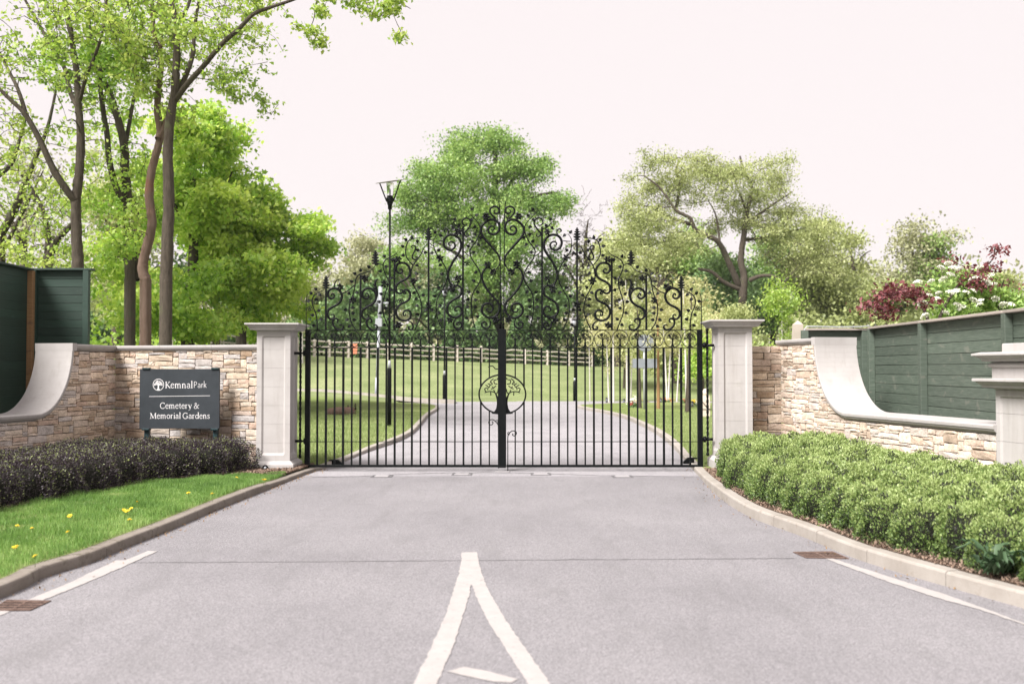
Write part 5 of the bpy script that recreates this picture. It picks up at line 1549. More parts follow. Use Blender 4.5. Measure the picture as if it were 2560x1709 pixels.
# --- the belt of woodland beyond the fence: each tree with its own crown
def simple_tree(kind, label, px, Y, top, rx, bot, mat, bark, seed, n=300, lp=40, L=.30, sig=.65, tone=.5, dep=4.0, group="trees in the belt beyond the rail fence", tr=.28, shell=.4, sd=.2, lumps=None, name="woodland_tree"):
    rng = np.random.default_rng(seed + 500)
    tp = [(px, bot + 40), (px + rng.uniform(-8, 8), (top + bot) / 2), (px + rng.uniform(-14, 14), top + (bot - top) * .22)]
    trunks = [(trunk_from(px, Y, tp), tr, .05)]
    for k in range(4):
        s_ = (-1) ** k; y0 = bot - (bot - top) * rng.uniform(.2, .5)
        trunks.append((pathw([(px, y0), (px + s_ * rx * .4, y0 - (bot - top) * .2), (px + s_ * rx * .7, y0 - (bot - top) * rng.uniform(.15, .35))], Y, rng.uniform(-2, 2)), tr * .45, .03))
    if lumps is None:
        lumps = []
        for k in range(7):
            a = rng.uniform(0, 6.28); 
            cy = top + (bot - top) * rng.uniform(.28, .8); half = rx * math.sin(math.pi * min(.92, max(.25, (cy - top) / (bot - top) * .7 + .15)))
            lumps.append((px + half * rng.uniform(-.7, .7), cy, rx * rng.uniform(.32, .5), (bot - top) * rng.uniform(.16, .26)))
        lumps.append((px, top + (bot - top) * .22, rx * .5, (bot - top) * .22)); lumps.append((px, (top + bot) / 2, rx * .8, (bot - top) * .4))
    tot = sum(a * b_ for _, _, a, b_ in lumps)
    blobs = [(x, y, Y + rng.uniform(-1.5, 1.5), a, b_, dep * .8, max(10, int(n * a * b_ / tot))) for x, y, a, b_ in lumps]
    tree(name, label, trunks, blobs, mat, bark, lp, L, sig, tone, sd, seed, group, shell=shell, r_tip=.018, rk=.010, dens=.8, flat=.42, up_bias=1.1)
W = M['leaf_oak']; Gm = M['leaf_grey']; Ol = M['leaf_olive']; Dk = M['leaf_dark']; Mp = M['leaf_maple']; Yl = M['leaf_yellow']
bk, bd = M['bark'], M['bark_dark']
simple_tree(0, "pale olive tree left of the tall lamp post, lowest dome on the skyline", 900, 100, 572, 72, 800, Gm, bk, 41, 300, 34, .32, .7, .6)
simple_tree(0, "dark green tree below the pale dome, behind the white pole", 935, 92, 690, 80, 860, Dk, bd, 42, 230, 42, .34, .7, .55)
simple_tree(0, "soft green tree between the lamp post and the big middle oak", 985, 98, 590, 62, 800, W, bk, 43, 230, 34, .32, .7, .6)
simple_tree(0, "thin brownish tree showing its twigs behind the left gate leaf", 1040, 86, 610, 60, 850, Gm, bk, 44, 200, 13, .26, .5, .35)
simple_tree(0, "dark bushy tree low behind the left gate leaf, under the middle oak", 1080, 84, 700, 90, 870, Dk, bd, 45, 260, 45, .34, .7, .5)
simple_tree(0, "grey green tree at the far left end of the rail fence", 780, 78, 640, 70, 870, Gm, bk, 46, 260, 26, .30, .6, .45)
simple_tree(0, "dark tree close behind the left gate pillar", 790, 76, 760, 75, 880, Dk, bd, 47, 170, 42, .30, .6, .65)
simple_tree(0, "leafless grey tree on the skyline right of the middle oak", 1468, 92, 490, 64, 760, Gm, bk, 48, 420, 0, .2, .4, .5, tr=.3, shell=.3)
simple_tree(0, "yellowish green tree between the bare tree and the wide oak", 1545, 84, 560, 70, 800, Ol, bk, 49, 300, 40, .32, .7, .70)
simple_tree(0, "pale brown thicket tree behind the right gate leaf, below the bare tree", 1450, 90, 600, 68, 850, Gm, bk, 50, 240, 20, .28, .6, .40)
simple_tree(0, "dark green tree behind the right gate leaf beside the middle oak", 1370, 86, 640, 70, 880, Dk, bd, 51, 260, 44, .34, .7, .75)
simple_tree(0, "light green tree filling the gap under the left limbs of the wide oak", 1740, 92, 560, 95, 830, W, bk, 69, 320, 38, .30, .7, .72)
simple_tree(0, "pale olive tree left of the wide oak, under its lowest left branches", 1640, 90, 545, 80, 830, Ol, bk, 70, 280, 36, .30, .7, .72)
simple_tree(0, "mid green tree filling the gap right of the wide oak trunk", 1960, 95, 560, 80, 820, W, bk, 75, 280, 40, .32, .7, .6)
simple_tree(0, "dark leafy tree behind the trunk of the wide oak", 1830, 84, 640, 120, 860, Dk, bd, 52, 330, 44, .34, .75, .70)
simple_tree(0, "mid green tree on the right shoulder of the wide oak", 2040, 88, 535, 95, 800, Ol, bk, 53, 330, 44, .34, .75, .62)
simple_tree(0, "bright green rounded tree second from the right on the skyline", 2125, 92, 565, 75, 800, Ol, bk, 54, 250, 40, .34, .75, .62)
simple_tree(0, "greyish domed tree above the purple shrub on the right skyline", 2290, 86, 545, 100, 810, Gm, bk, 55, 360, 30, .30, .7, .5)
simple_tree(0, "fresh green tree sloping down to the right edge of the picture", 2370, 84, 590, 75, 820, W, bk, 56, 260, 36, .30, .7, .66)
simple_tree(0, "small pale tree low at the right edge above the fence", 2490, 70, 690, 80, 830, Ol, bk, 57, 240, 34, .24, .5, .70)
simple_tree(0, "dense olive tree low on the right between wide oak and fence", 2060, 76, 650, 110, 850, Ol, bk, 58, 380, 44, .28, .65, .42)
simple_tree(0, "dark green tree behind the right gate pillar", 1930, 78, 700, 80, 860, Dk, bd, 59, 230, 44, .30, .65, .85)
simple_tree(0, "olive tree low behind the purple shrub", 2230, 74, 690, 95, 850, Ol, bk, 60, 330, 44, .28, .65, .40)
simple_tree(0, "yellow green willow leaning over the lane behind the right gate leaf", 1690, 62, 680, 85, 900, Yl, bk, 61, 260, 24, .22, .55, .45)
simple_tree(0, "pale yellow shrub on the bank behind the right gate leaf", 1560, 58, 760, 62, 930, Yl, bk, 62, 220, 22, .20, .5, .45, tr=.08, name="shrub")
simple_tree(0, "fresh green shrub beside the right gate pillar, behind the lane", 1760, 56, 800, 60, 960, Mp, bk, 63, 220, 34, .20, .45, .72, tr=.08, name="shrub")
simple_tree(0, "holly dark bush right of the gate above the white birches", 1700, 70, 690, 55, 860, Dk, bd, 64, 150, 44, .28, .55, .75, tr=.1, name="shrub")
simple_tree(0, "hazy green tree deep in the wood left of the crooked tree", 60, 60, 330, 130, 760, Gm, bk, 65, 300, 14, .22, .5, .5)
simple_tree(0, "yellow green tree deep in the wood behind the twin stemmed tree", 290, 58, 330, 140, 800, Ol, bk, 66, 420, 30, .24, .55, .66)
simple_tree(0, "mid green tree deep in the wood behind the two maples", 540, 62, 540, 120, 840, Dk, bk, 67, 380, 36, .26, .55, .45)
simple_tree(0, "low dark tree deep in the wood behind the left wall", 330, 52, 640, 140, 850, Ol, bk, 68, 330, 34, .22, .5, .45)
# undergrowth behind the rail fence: nobody could count it
def undergrowth(name, label, x0, x1, yf, h, n, mat, L, seed, depth=7.0, tone=.4):
    rng = np.random.default_rng(seed)
    x = rng.uniform(x0, x1, n); dy = rng.random(n) ** 1.3 * depth
    y = np.array([yf(a) for a in x]) + dy
    gz = np.array([zt(a, b_) for a, b_ in zip(x, y)])
    hh = h * (.55 + .45 * np.sin(x * .9 + 1.3) * np.sin(x * .37 + .5) + .25 * np.sin(x * 2.3)) 
    z = gz + rng.random(n) ** .8 * np.maximum(hh, h * .25)
    c = np.stack([x, y, z], 1); LL = L * rng.uniform(.6, 1.3, n)
    tn = np.clip(tone + .18 * np.sin(x * 1.7 + z * 2) + rng.normal(0, .16, n), 0, 1)
    ob(name, leaf_mesh(name, c, LL, LL * .65, tn, np.array([[0, 0, 1.]]), .4, rng=rng), mat, label=label, kind='stuff')
undergrowth("undergrowth", "dark undergrowth filling the wood behind the rail fence", -34, 14, lambda a: bank_top_y(a) + 2.0, 4.6, 42000, M['leaf_dark'], .32, 71, tone=.55)
undergrowth("far_wood", "hazy green far wood closing the view below the tree crowns", -60, 75, lambda a: 118, 12.0, 34000, M['leaf_grey'], .75, 74, depth=14, tone=.45)
undergrowth("undergrowth", "mixed green undergrowth behind the birches and right wall", 9, 50, lambda a: 66, 4.5, 30000, M['leaf_olive'], .32, 72, tone=.4)
undergrowth("undergrowth", "fresh green undergrowth behind the left wall under the trees", -32, -10.6, lambda a: 30, 2.4, 26000, M['leaf_maple'], .20, 73, depth=12, tone=.5)
# --- young birches on the right lawn, white stems and yellow leaves
def birch(px, py, Y, top, lean, label, w=.05, mat=None, bark=None, n=60, lp=16, tone=.5, name="birch_tree", spread=26, low=.35):
    b0 = P(px, py, Y); g = root(px, Y)
    t = [(px, py), (px + lean * .3, py - (py - top) * .35), (px + lean * .6, py - (py - top) * .65), (px + lean, top)]
    w_ = pathw(t, Y); w_[0][2] = min(w_[0][2], zt(w_[0][0], Y) - .05)
    blobs = [(px + lean * .75, top + (py - top) * .18, Y, spread, (py - top) * .20, .9, n), (px + lean * .55, top + (py - top) * .42, Y, spread * .8, (py - top) * low * .6, .8, n // 2)]
    tree(name, label, [(w_, w, .012)], blobs, mat or M['leaf_yellow'], bark or M['birch'], lp, .11, .22, tone, .2, int(px) * 3 + int(py), "young trees on the memorial lawn", shell=.1, r_tip=.005, rk=.004)
birch(1475, 1002, 49, 790, -3, "slender white birch nearest the grass bank", .035, n=24)
birch(1522, 1006, 47, 800, -8, "crooked white birch left of the flower wreath", .045, n=30)
birch(1534, 1006, 46.5, 730, -2, "straight white birch just right of the crooked one", .055, n=40)
birch(1568, 1003, 47, 700, -4, "white birch immediately behind the flower wreath", .06, n=50)
birch(1577, 1003, 48.5, 790, 6, "thin white birch close beside the wreath birch", .035, n=26)
birch(1668, 1001, 46, 760, -14, "left stem of the white birch pair behind the road sign", .05, n=44)
birch(1671, 1001, 46.4, 740, 12, "right leaning stem of the white birch pair behind the road sign", .05, n=44)
birch(1692, 1004, 46, 790, 14, "leaning white birch right of the birch pair", .04, n=30)
birch(1717, 1003, 45, 700, -10, "tall white birch behind the rightmost brown trunk", .06, n=50)
birch(1600, 1022, 37.5, 740, -8, "smooth brown trunked young tree left of the road sign", .075, M['leaf_olive'], M['bark'], 60, 16, .7)
birch(1646, 1024, 37, 720, -2, "brownish yellow trunked young tree right of the road sign", .075, M['leaf_yellow'], M['rawwood'], 60, 16, .4)
birch(1718, 1034, 33.5, 720, 12, "leaning brown trunked young tree nearest the right gate post", .09, M['leaf_olive'], M['bark'], 50, 14, .75)
birch(1955, 930, 34, 722, 0, "feathery lime green young birch above the right wall", .04, M['leaf_fresh'], M['birch'], 110, 16, .45, spread=34, low=.8)
birch(1795, 930, 40, 775, 12, "yellow flowering bush peeping over the right gate pillar", .05, M['leaf_yellow'], M['bark'], 90, 20, .7, name="shrub", spread=44)
birch(1850, 930, 38, 770, 0, "soft green spiky bush right of the yellow flowering one", .04, M['leaf_olive'], M['bark'], 90, 22, .6, name="shrub", spread=34)
for (px, Y, top, lab) in ((488, 66, 820, "thin white birch stem over the left wall"), (536, 64, 795, "first of four white stems right of the maples"), (542, 65, 800, "second of four white stems right of the maples"), (552, 66, 805, "third of four white stems right of the maples"), (559, 64, 785, "fourth and tallest of the four white stems"),
                          (617, 67, 812, "white birch stem beside the left pillar cap"), (756, 64, 760, "white birch stem between left pillar and gate")):
    birch(px, 890, Y, top, RNG.uniform(-2, 2), lab, .07, n=26, lp=8, spread=22)
# --- hedges clipped from many plants
def shrub_mesh(seed, R_, H, nl, L, tonef, up=.6):
    """dense ball of small leaves on a twiggy core; tips outward"""
    r = np.random.default_rng(seed)
    u = r.normal(size=(nl, 3)); u[:, 2] = np.abs(u[:, 2]) * 1.0 - .30 * r.random(nl); u /= np.linalg.norm(u, axis=1, keepdims=True)
    # superellipsoid: flat clipped top and upright sides
    p = 3.2; k = (np.abs(u[:, 0]) ** p + np.abs(u[:, 1]) ** p + np.abs(u[:, 2]) ** p) ** (-1 / p)
    lump = 1 + .09 * np.sin(u[:, 0] * 9 + seed) * np.sin(u[:, 1] * 8 + 2 * seed) + .06 * np.sin(u[:, 2] * 13 + u[:, 0] * 7)
    depth = 1 - .22 * r.random(nl) ** 2.0
    c = u * (k * lump * depth)[:, None] * np.array([R_, R_, H])
    out = u / np.linalg.norm(u * np.array([1, 1, .8]), axis=1, keepdims=True)
    tone = tonef(u, depth, r)
    LL = L * r.uniform(.7, 1.3, nl)
    return c, out, tone, LL
def hedge_set(n, R_, H, nl, L, tonef, mat):
    ms = []
    for i in range(n):
        c, out, tone, LL = shrub_mesh(900 + i, R_, H, nl, L, tonef)
        r = np.random.default_rng(i + 40)
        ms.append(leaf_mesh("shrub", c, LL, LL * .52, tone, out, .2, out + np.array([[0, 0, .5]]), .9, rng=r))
        ms[-1].materials.append(mat)
    return ms
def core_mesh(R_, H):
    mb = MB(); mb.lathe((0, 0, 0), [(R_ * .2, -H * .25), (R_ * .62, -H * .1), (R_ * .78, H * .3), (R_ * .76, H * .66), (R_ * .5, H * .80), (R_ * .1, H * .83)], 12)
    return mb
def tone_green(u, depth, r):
    t = .35 + .52 * np.clip(u[:, 2], -.3, 1) + r.normal(0, .17, len(u))  # side leaves darkened to paint in shade; tops paler as new growth
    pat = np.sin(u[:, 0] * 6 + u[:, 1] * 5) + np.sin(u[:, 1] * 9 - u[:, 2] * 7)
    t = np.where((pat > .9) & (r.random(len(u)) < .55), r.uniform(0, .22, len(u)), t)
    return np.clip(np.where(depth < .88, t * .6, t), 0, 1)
def tone_purple(u, depth, r):
    t = .30 + r.normal(0, .2, len(u)) + .08 * u[:, 2]
    return np.clip(np.where((depth > .95) & (r.random(len(u)) < .22), r.uniform(.78, 1, len(u)), np.minimum(t, .70)), 0, 1)
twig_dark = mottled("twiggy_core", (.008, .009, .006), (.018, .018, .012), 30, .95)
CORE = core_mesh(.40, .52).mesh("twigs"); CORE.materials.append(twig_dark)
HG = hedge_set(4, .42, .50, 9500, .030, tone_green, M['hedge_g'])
HP = hedge_set(4, .42, .54, 9000, .025, tone_purple, M['hedge_p'])
def plant(t, meshes, x, y, z, s, sz, rng):
    o = ob("shrub", meshes[rng.integers(len(meshes))], None, t, (x, y, z))
    a = rng.uniform(0, 6.28); o.rotation_euler = (0, 0, a); o.scale = (s, s, sz)
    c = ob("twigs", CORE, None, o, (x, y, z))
    return o
rng = np.random.default_rng(77)
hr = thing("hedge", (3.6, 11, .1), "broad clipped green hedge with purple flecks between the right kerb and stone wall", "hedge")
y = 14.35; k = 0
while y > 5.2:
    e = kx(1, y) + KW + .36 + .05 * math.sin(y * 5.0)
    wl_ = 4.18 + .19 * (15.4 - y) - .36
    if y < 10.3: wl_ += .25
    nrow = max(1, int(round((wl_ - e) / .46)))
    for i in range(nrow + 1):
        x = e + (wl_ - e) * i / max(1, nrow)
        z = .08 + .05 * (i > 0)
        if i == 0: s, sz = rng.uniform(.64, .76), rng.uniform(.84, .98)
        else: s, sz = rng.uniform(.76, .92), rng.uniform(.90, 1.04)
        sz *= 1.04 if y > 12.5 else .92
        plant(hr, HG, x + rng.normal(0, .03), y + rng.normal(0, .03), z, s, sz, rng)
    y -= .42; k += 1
hl = thing("hedge", (-5.2, 13, .1), "dark purple leaved hedge below the slate sign and left wall", "hedge")
LH = [(15.0, -4.19), (14.5, -4.19), (13.6, -4.68), (12.88, -4.98), (11.43, -5.38), (10.17, -5.58), (8.5, -5.8), (6.5, -6.1)]     # (y, x) a hand behind its front edge
y = 14.62
while y > 7.0:
    e = interp(LH[::-1], y)
    wx = -6.46 - .23 * (16.2 - y) + .34
    if y > 13.4: wx = max(wx, -6.2)
    nrow = max(1, int(round((e - wx) / .52)))
    for i in range(nrow + 1):
        x = e + (wx - e) * i / max(1, nrow)
        yy = y
        plant(hl, HP, x + rng.normal(0, .05), yy + rng.normal(0, .05), .07 + .02 * (i > 0), rng.uniform(.88, 1.06), rng.uniform(.80, .92) * (.90 if i > 0 else 1), rng)
    y -= .52
for (x, y) in ((-4.75, 15.0), (-5.3, 15.15), (-5.85, 15.25), (-4.5, 15.1)): plant(hl, HP, x, y, .06, rng.uniform(.9, 1.05), rng.uniform(.70, .80), rng)
# --- beds of bark mulch under the hedges
def bed(label, pts_front, pts_back, zf, seed, nchip):
    n = len(pts_front); vv = []; ff = []; r = np.random.default_rng(seed)
    for a, b_ in zip(pts_front, pts_back):
        for k in range(7):
            u = k / 6; vv.append((a[0] + (b_[0] - a[0]) * u, a[1] + (b_[1] - a[1]) * u, zf(a[1]) + .012 * (0 < k < 6) * r.random() + .006))
    for j in range(n - 1):
        for k in range(6): ff.append((j * 7 + k, j * 7 + k + 1, j * 7 + 8 + k, j * 7 + 7 + k))
    m_ = mesh_np("mulch_bed", vv, ff, smooth=True)
    ob("mulch_bed", m_, M['soil'], label=label, kind='structure')
    j = r.integers(0, n - 1, nchip); u = r.random(nchip) ** 1.6 * .5; t = r.random(nchip)
    A0 = np.array(pts_front)[j]; A1 = np.array(pts_front)[j + 1]; B0 = np.array(pts_back)[j]; B1 = np.array(pts_back)[j + 1]
    f = A0 + (A1 - A0) * t[:, None]; g = B0 + (B1 - B0) * t[:, None]
    c = f + (g - f) * u[:, None]
    z = np.array([zf(q_[1]) for q_ in c]) + .016 + r.random(nchip) * .016
    c = np.concatenate([c, z[:, None]], 1)
    ob("wood_chips", leaf_mesh("wood_chips", c, r.uniform(.018, .055, nchip), r.uniform(.010, .02, nchip), r.random(nchip), np.array([[0, 0, 1.]]), 1.6, rng=r), M['chip'], label="loose wood chips on " + label, kind='stuff')
yy = np.arange(4.6, 15.01, .3)
bed("the mulch bed under the green hedge", [(kx(1, a) + KW - .012, a) for a in yy], [(4.18 + .19 * (15.4 - a) + .1, a) for a in yy], lambda a: kerb_h(1, a) - .006, 81, 9000)
yl = np.arange(6.0, 14.2, .3)
LF = [(14.9, -3.75), (14.48, -3.80), (13.6, -4.25), (12.88, -4.62), (11.43, -5.02), (10.17, -5.20), (8.5, -5.45), (6.0, -5.9)]
bed("the mulch bed under the purple hedge", [(interp(LF[::-1], a), a) for a in yl], [(-6.46 - .23 * (16.2 - a) - .1, a) for a in yl], lambda a: verge_z(-1, a) + .022, 82, 7000)
ym = np.arange(13.9, 15.6, .2)
bed("the little mulch patch round the left gate pillar", [(kx(-1, a) - KW + .012, a) for a in ym], [(-4.6 - .5 * (a - 13.9), a) for a in ym], lambda a: verge_z(-1, a) + .018, 83, 3500)
# --- grass blades
def blades(name, label, n, pick, h, w, mat, seed, lean=.45):
    r = np.random.default_rng(seed); p = pick(r, n); n = len(p)
    a = r.uniform(0, 2 * np.pi, n); hh = h * r.uniform(.5, 1.35, n) * (1 + .38 * np.sin(p[:, 0] * 6.3 + 2 * np.sin(p[:, 1] * 2.3)) * np.sin(p[:, 1] * 5.1)); side = np.stack([np.cos(a), np.sin(a), np.zeros(n)], 1) * (w * r.uniform(.7, 1.3, n))[:, None]
    la = r.uniform(0, 2 * np.pi, n); ld = np.stack([np.cos(la), np.sin(la), np.zeros(n)], 1) * (hh * lean * r.random(n))[:, None]
    up = np.array([[0, 0, 1.]]) * hh[:, None]
    v = np.stack([p - side, p + side, p + side * .7 + ld * .45 + up * .6, p + ld + up, p - side * .7 + ld * .45 + up * .6], 1)
    f = (np.arange(n) * 5)[:, None] + np.array([[0, 1, 2, 3, 4]])
    patch = .5 + .22 * np.sin(p[:, 0] * 2.1 + p[:, 1] * 1.3) * np.sin(p[:, 1] * 1.9) + .16 * np.sin(p[:, 0] * 9.1 + 2 * np.sin(p[:, 1] * 3.1)) * np.sin(p[:, 1] * 7.3) + r.normal(0, .16, n)
    m_ = mesh_np(name, v.reshape(-1, 3), f, np.repeat(np.clip(patch, 0, 1), 5), k=5)
    ob(name, m_, mat, label=label, kind='stuff')
def pick_verge(r, n):
    y = 5.6 + (14.1 - 5.6) * r.random(n) ** 1.0
    front = np.array([kx(-1, a) - KW + .004 for a in y]); back = np.array([interp(LF[::-1], a) for a in y])
    back = np.where(y > 13.3, front - (front - back) * np.clip((14.3 - y) / 1.0, .0, 1), back) - .04
    u = r.random(n)
    x = front + (back - front) * u + r.normal(0, .02, n)
    x = np.minimum(x, front + .01)
    return np.stack([x, y, np.array([verge_z(-1, b_) for b_ in y]) + .012], 1)
blades("grass_blades", "short bright green grass on the left verge", 105000, pick_verge, .052, .0026, M['blade'], 91)
def pick_lawn(side, y0, y1, wmax):
    def f(r, n):
        y = y0 + (y1 - y0) * r.random(n) ** 1.5
        o = wmax * r.random(n)
        x = np.array([kx(side, a) for a in y]) + side * (KW + o)
        z = np.array([verge_z(side, b_) * (1 - sstep(0, 2.5, c)) + zt(a, b_) * sstep(0, 2.5, c) for a, b_, c in zip(x, y, o)])
        k = ~((np.abs(y - 15.1) < .45) & (np.abs(x - side * 3.45) < .42))
        return np.stack([x, y, z], 1)[k]
    return f
blades("grass_blades", "mown grass of the left lawn behind the gate", 60000, pick_lawn(-1, 15.0, 34, 6.0), .05, .005, M['blade_far'], 92)
blades("grass_blades", "mown grass of the right memorial lawn", 42000, pick_lawn(1, 15.6, 34, 4.5), .05, .005, M['blade_far'], 93)
# ------------------------------------------------------------------ split-rail fence on the bank
def rail_fence(label, pts, post_mat, hp=1.2, rails=(.28, .66, 1.02), extra=0.0):
    """pts: (px, Y) of every post"""
    x0 = (pts[0][0] - CX) / F * pts[0][1]
    t = thing("rail_fence", (x0, pts[0][1], zt(x0, pts[0][1])), label, "fence")
    pos = []
    for px, Y in pts:
        x = (px - CX) / F * Y; z = zt(x, Y) + extra; pos.append(Vector((x, Y, z)))
        h = hp * RNG.uniform(.95, 1.06)
        mb = MB(); mb.box((0, 0, h / 2 - .1), (.19, .15, h + .2), RNG.uniform(-.1, .1), .015)
        ob("post", mb.mesh("post"), post_mat, t, (x, Y, z))
    for a, b_ in zip(pos, pos[1:]):
        for r in rails:
            p = [a + Vector((0, -.03, r + RNG.normal(0, .03))), (a + b_) / 2 + Vector((0, -.03, r + RNG.normal(.02, .04))), b_ + Vector((0, -.03, r + RNG.normal(0, .03)))]
            mb = MB(); mb.tube([tuple(v) for v in spline([tuple(v) for v in p], 3)], .068, 6, flat=.7)
            mb.obj("rail", M['railwood'], t, origin=p[0])
def fy(px): return 66.5 + (px - 640) / 780 * 16.5
front = [(px, fy(px)) for px in (700, 743, 786, 823, 871, 918, 970, 1028, 1084, 1143, 1203, 1262, 1312, 1368, 1422, 1480)]
rail_fence("split rail fence along the top of the grass bank behind the gate", front, M['railwood'])
back = [(px, fy(px) + 5) for px in (1100, 1128, 1160, 1192, 1226, 1260, 1300, 1340, 1385, 1430)]
rail_fence("second smaller rail fence close behind the first near the middle of the gate", back, M['railwood'], 1.0, (.25, .55, .85))
rail_fence("pale rail fence glimpsed over the left wall under the maples", [(430, 66), (468, 66), (497, 66.2), (540, 66.4), (595, 66.6), (617, 66.6), (660, 66.7)], M['railwood'], 1.25, (.62, 1.12))
# orange barrier on the fence
p = P(886, 868, fy(886) - .3)
bt = thing("orange_board", (p.x, p.y, p.z), "small orange warning board hung on the rail fence at the left", "board")
MB().box(p, (.42, .03, .50), .1, .01).obj("face", M['orange'], bt, origin=p)
MB().box((p.x, p.y + .03, p.z - .36), (.36, .05, .24), .1, .01).obj("foot", M['orange'], bt, origin=p)

# ------------------------------------------------------------------ lamp posts, pole, road sign
def lamp(px, pyb, Y, head_py, label, s=1.0, tilt=0.0):
    b0 = P(px, pyb, Y); top = P(px, head_py, Y).z
    x, y, z = b0
    t = thing("lamp_post", b0, label, "lamp post", "black lamp posts along the drive")
    zb = z - .1
    dz = (top - z)
    MB().lathe((x, y, 0), [(.056 * s, zb), (.056 * s, z + dz * .235), (.05 * s, z + dz * .24)], 14).obj("base", M['iron'], t, origin=(x, y, z))
    MB().lathe((x, y, 0), [(.05 * s, z + dz * .2402), (.030 * s, z + dz * .272)], 14).obj("collar", M['galv'], t, origin=(x, y, z))
    hz = top - .72 * s
    MB().lathe((x, y, 0), [(.031 * s, z + dz * .27), (.026 * s, hz)], 12).obj("pole", M['iron'], t, origin=(x, y, z))
    MB().lathe((x, y, 0), [(.04 * s, hz - .03), (.055 * s, hz), (.055 * s, hz + .09 * s), (.068 * s, hz + .10 * s), (.095 * s, hz + .24 * s), (.095 * s, hz + .28 * s), (.075 * s, hz + .285 * s), (.07 * s, hz + .33 * s)], 14).obj("lamp_holder", M['iron'], t, origin=(x, y, hz))
    gl = MB(); gl.lathe((x, y, 0), [(.078 * s, hz + .30 * s), (.095 * s, hz + .66 * s)], 16); gl.obj("glass", M['glass'], t, origin=(x, y, hz))
    MB().lathe((x, y, 0), [(.008, hz + .33 * s), (.02 * s, hz + .36 * s), (.022 * s, hz + .48 * s), (.004, hz + .52 * s)], 8).obj("bulb", M['white'], t, origin=(x, y, hz))
    R = Matrix.Rotation(tilt, 3, 'Y') @ Matrix.Rotation(math.radians(10), 3, 'X')
    MB().lathe((x, y, hz + .70 * s), [(.05 * s, -.018), (.20 * s, -.014), (.385 * s, -.002), (.385 * s, .004), (.2 * s, .012), (.05 * s, .016)], 24, tilt=R).obj("shade_disc", M['capdisc'], t, origin=(x, y, hz))
    for a in (0.08, math.pi - .08):
        d = R @ Vector((.27 * s * math.cos(a), .27 * s * math.sin(a), 0))
        MB().tube([(x + .085 * s * math.cos(a), y + .085 * s * math.sin(a), hz + .18 * s), (x + d.x, y + d.y, hz + .69 * s + d.z)], .019 * s, 6).obj("strut", M['iron'], t, origin=(x, y, hz))
M['capdisc'] = mottled("bronze_grey_disc", (.16, .15, .11), (.22, .21, .16), 8, .5)
lamp(973, 1068, 25.7, 452, "tall black lamp post on the left lawn, its tilted disc against the sky", 1.0, math.radians(-8))
def lantern(px, pyb, Y, head_py, label):
    b0 = P(px, pyb, Y); top = P(px, head_py, Y).z; x, y, z = b0; dz = top - z
    t = thing("lamp_post", b0, label, "lamp post", "black lamp posts along the drive")
    MB().lathe((x, y, 0), [(.085, z - .1), (.085, z + dz * .24), (.05, z + dz * .25)], 12).obj("base", M['iron'], t, origin=(x, y, z))
    MB().lathe((x, y, 0), [(.055, z + dz * .2505), (.042, z + dz * .285)], 12).obj("collar", M['galv'], t, origin=(x, y, z))
    MB().lathe((x, y, 0), [(.042, z + dz * .28), (.034, top - .42)], 10).obj("pole", M['iron'], t, origin=(x, y, z))
    MB().lathe((x, y, 0), [(.04, top - .42), (.08, top - .38), (.085, top - .33), (.06, top - .32)], 12).obj("lamp_holder", M['iron'], t, origin=(x, y, top))
    MB().lathe((x, y, 0), [(.075, top - .318), (.13, top - .06), (.05, top - .05)], 12).obj("glass", M['white'], t, origin=(x, y, top))
    MB().lathe((x, y, 0), [(.16, top - .058), (.16, top - .045), (.03, top)], 14).obj("lamp_cap", M['iron'], t, origin=(x, y, top))
lantern(1111, 1008, 46.5, 722, "distant black lantern post left of the gate middle, at the end of the drive")
lantern(1437, 1003, 48.5, 797, "short distant black lantern post right of the gate middle")

def camera_pole():
    Y = 50.5; b0 = P(941, 990, Y); tp = P(951.5, 716, Y)
    t = thing("camera_pole", b0, "white pole with security cameras and a cabinet, behind the tall lamp post", "pole")
    k = lambda f: Vector(b0) + (Vector(tp) - Vector(b0)) * f
    MB().tube([k(-.02), k(.17)], .095, 10).obj("base", M['white'], t, origin=b0)
    MB().tube([k(.165), k(.63)], [.075, .07], 10).obj("pole", M['white'], t, origin=b0)
    MB().tube([k(.63), k(1)], [.075, .10], 10).obj("upper_pole", M['white'], t, origin=b0)
    c = k(.668); MB().box((c.x, c.y - .12, c.z), (.34, .2, .42), 0, .02).obj("cabinet", M['white'], t, origin=c)
    c = k(.885); MB().box((c.x - .12, c.y - .03, c.z + .12), (.20, .12, .50), 0, .02).obj("antenna", M['white'], t, origin=c)
    c = P(953, 757, Y); MB().box((c.x, c.y, c.z), (.62, .06, .06), 0, .01).obj("cross_arm", M['white'], t, origin=c)
    for dx in (-.26, .28):
        MB().box((c.x + dx, c.y - .08, c.z - .02), (.13, .34, .11), .4 * (1 if dx > 0 else -1), .02).obj("camera_housing", M['white'], t, origin=c)
        MB().box((c.x + dx, c.y - .02, c.z - .13), (.09, .09, .12), 0, .01).obj("bracket", M['galv'], t, origin=c)
    MB().tube([k(.735), k(.745)], .11, 10).obj("band", M['galv'], t, origin=b0)
camera_pole()

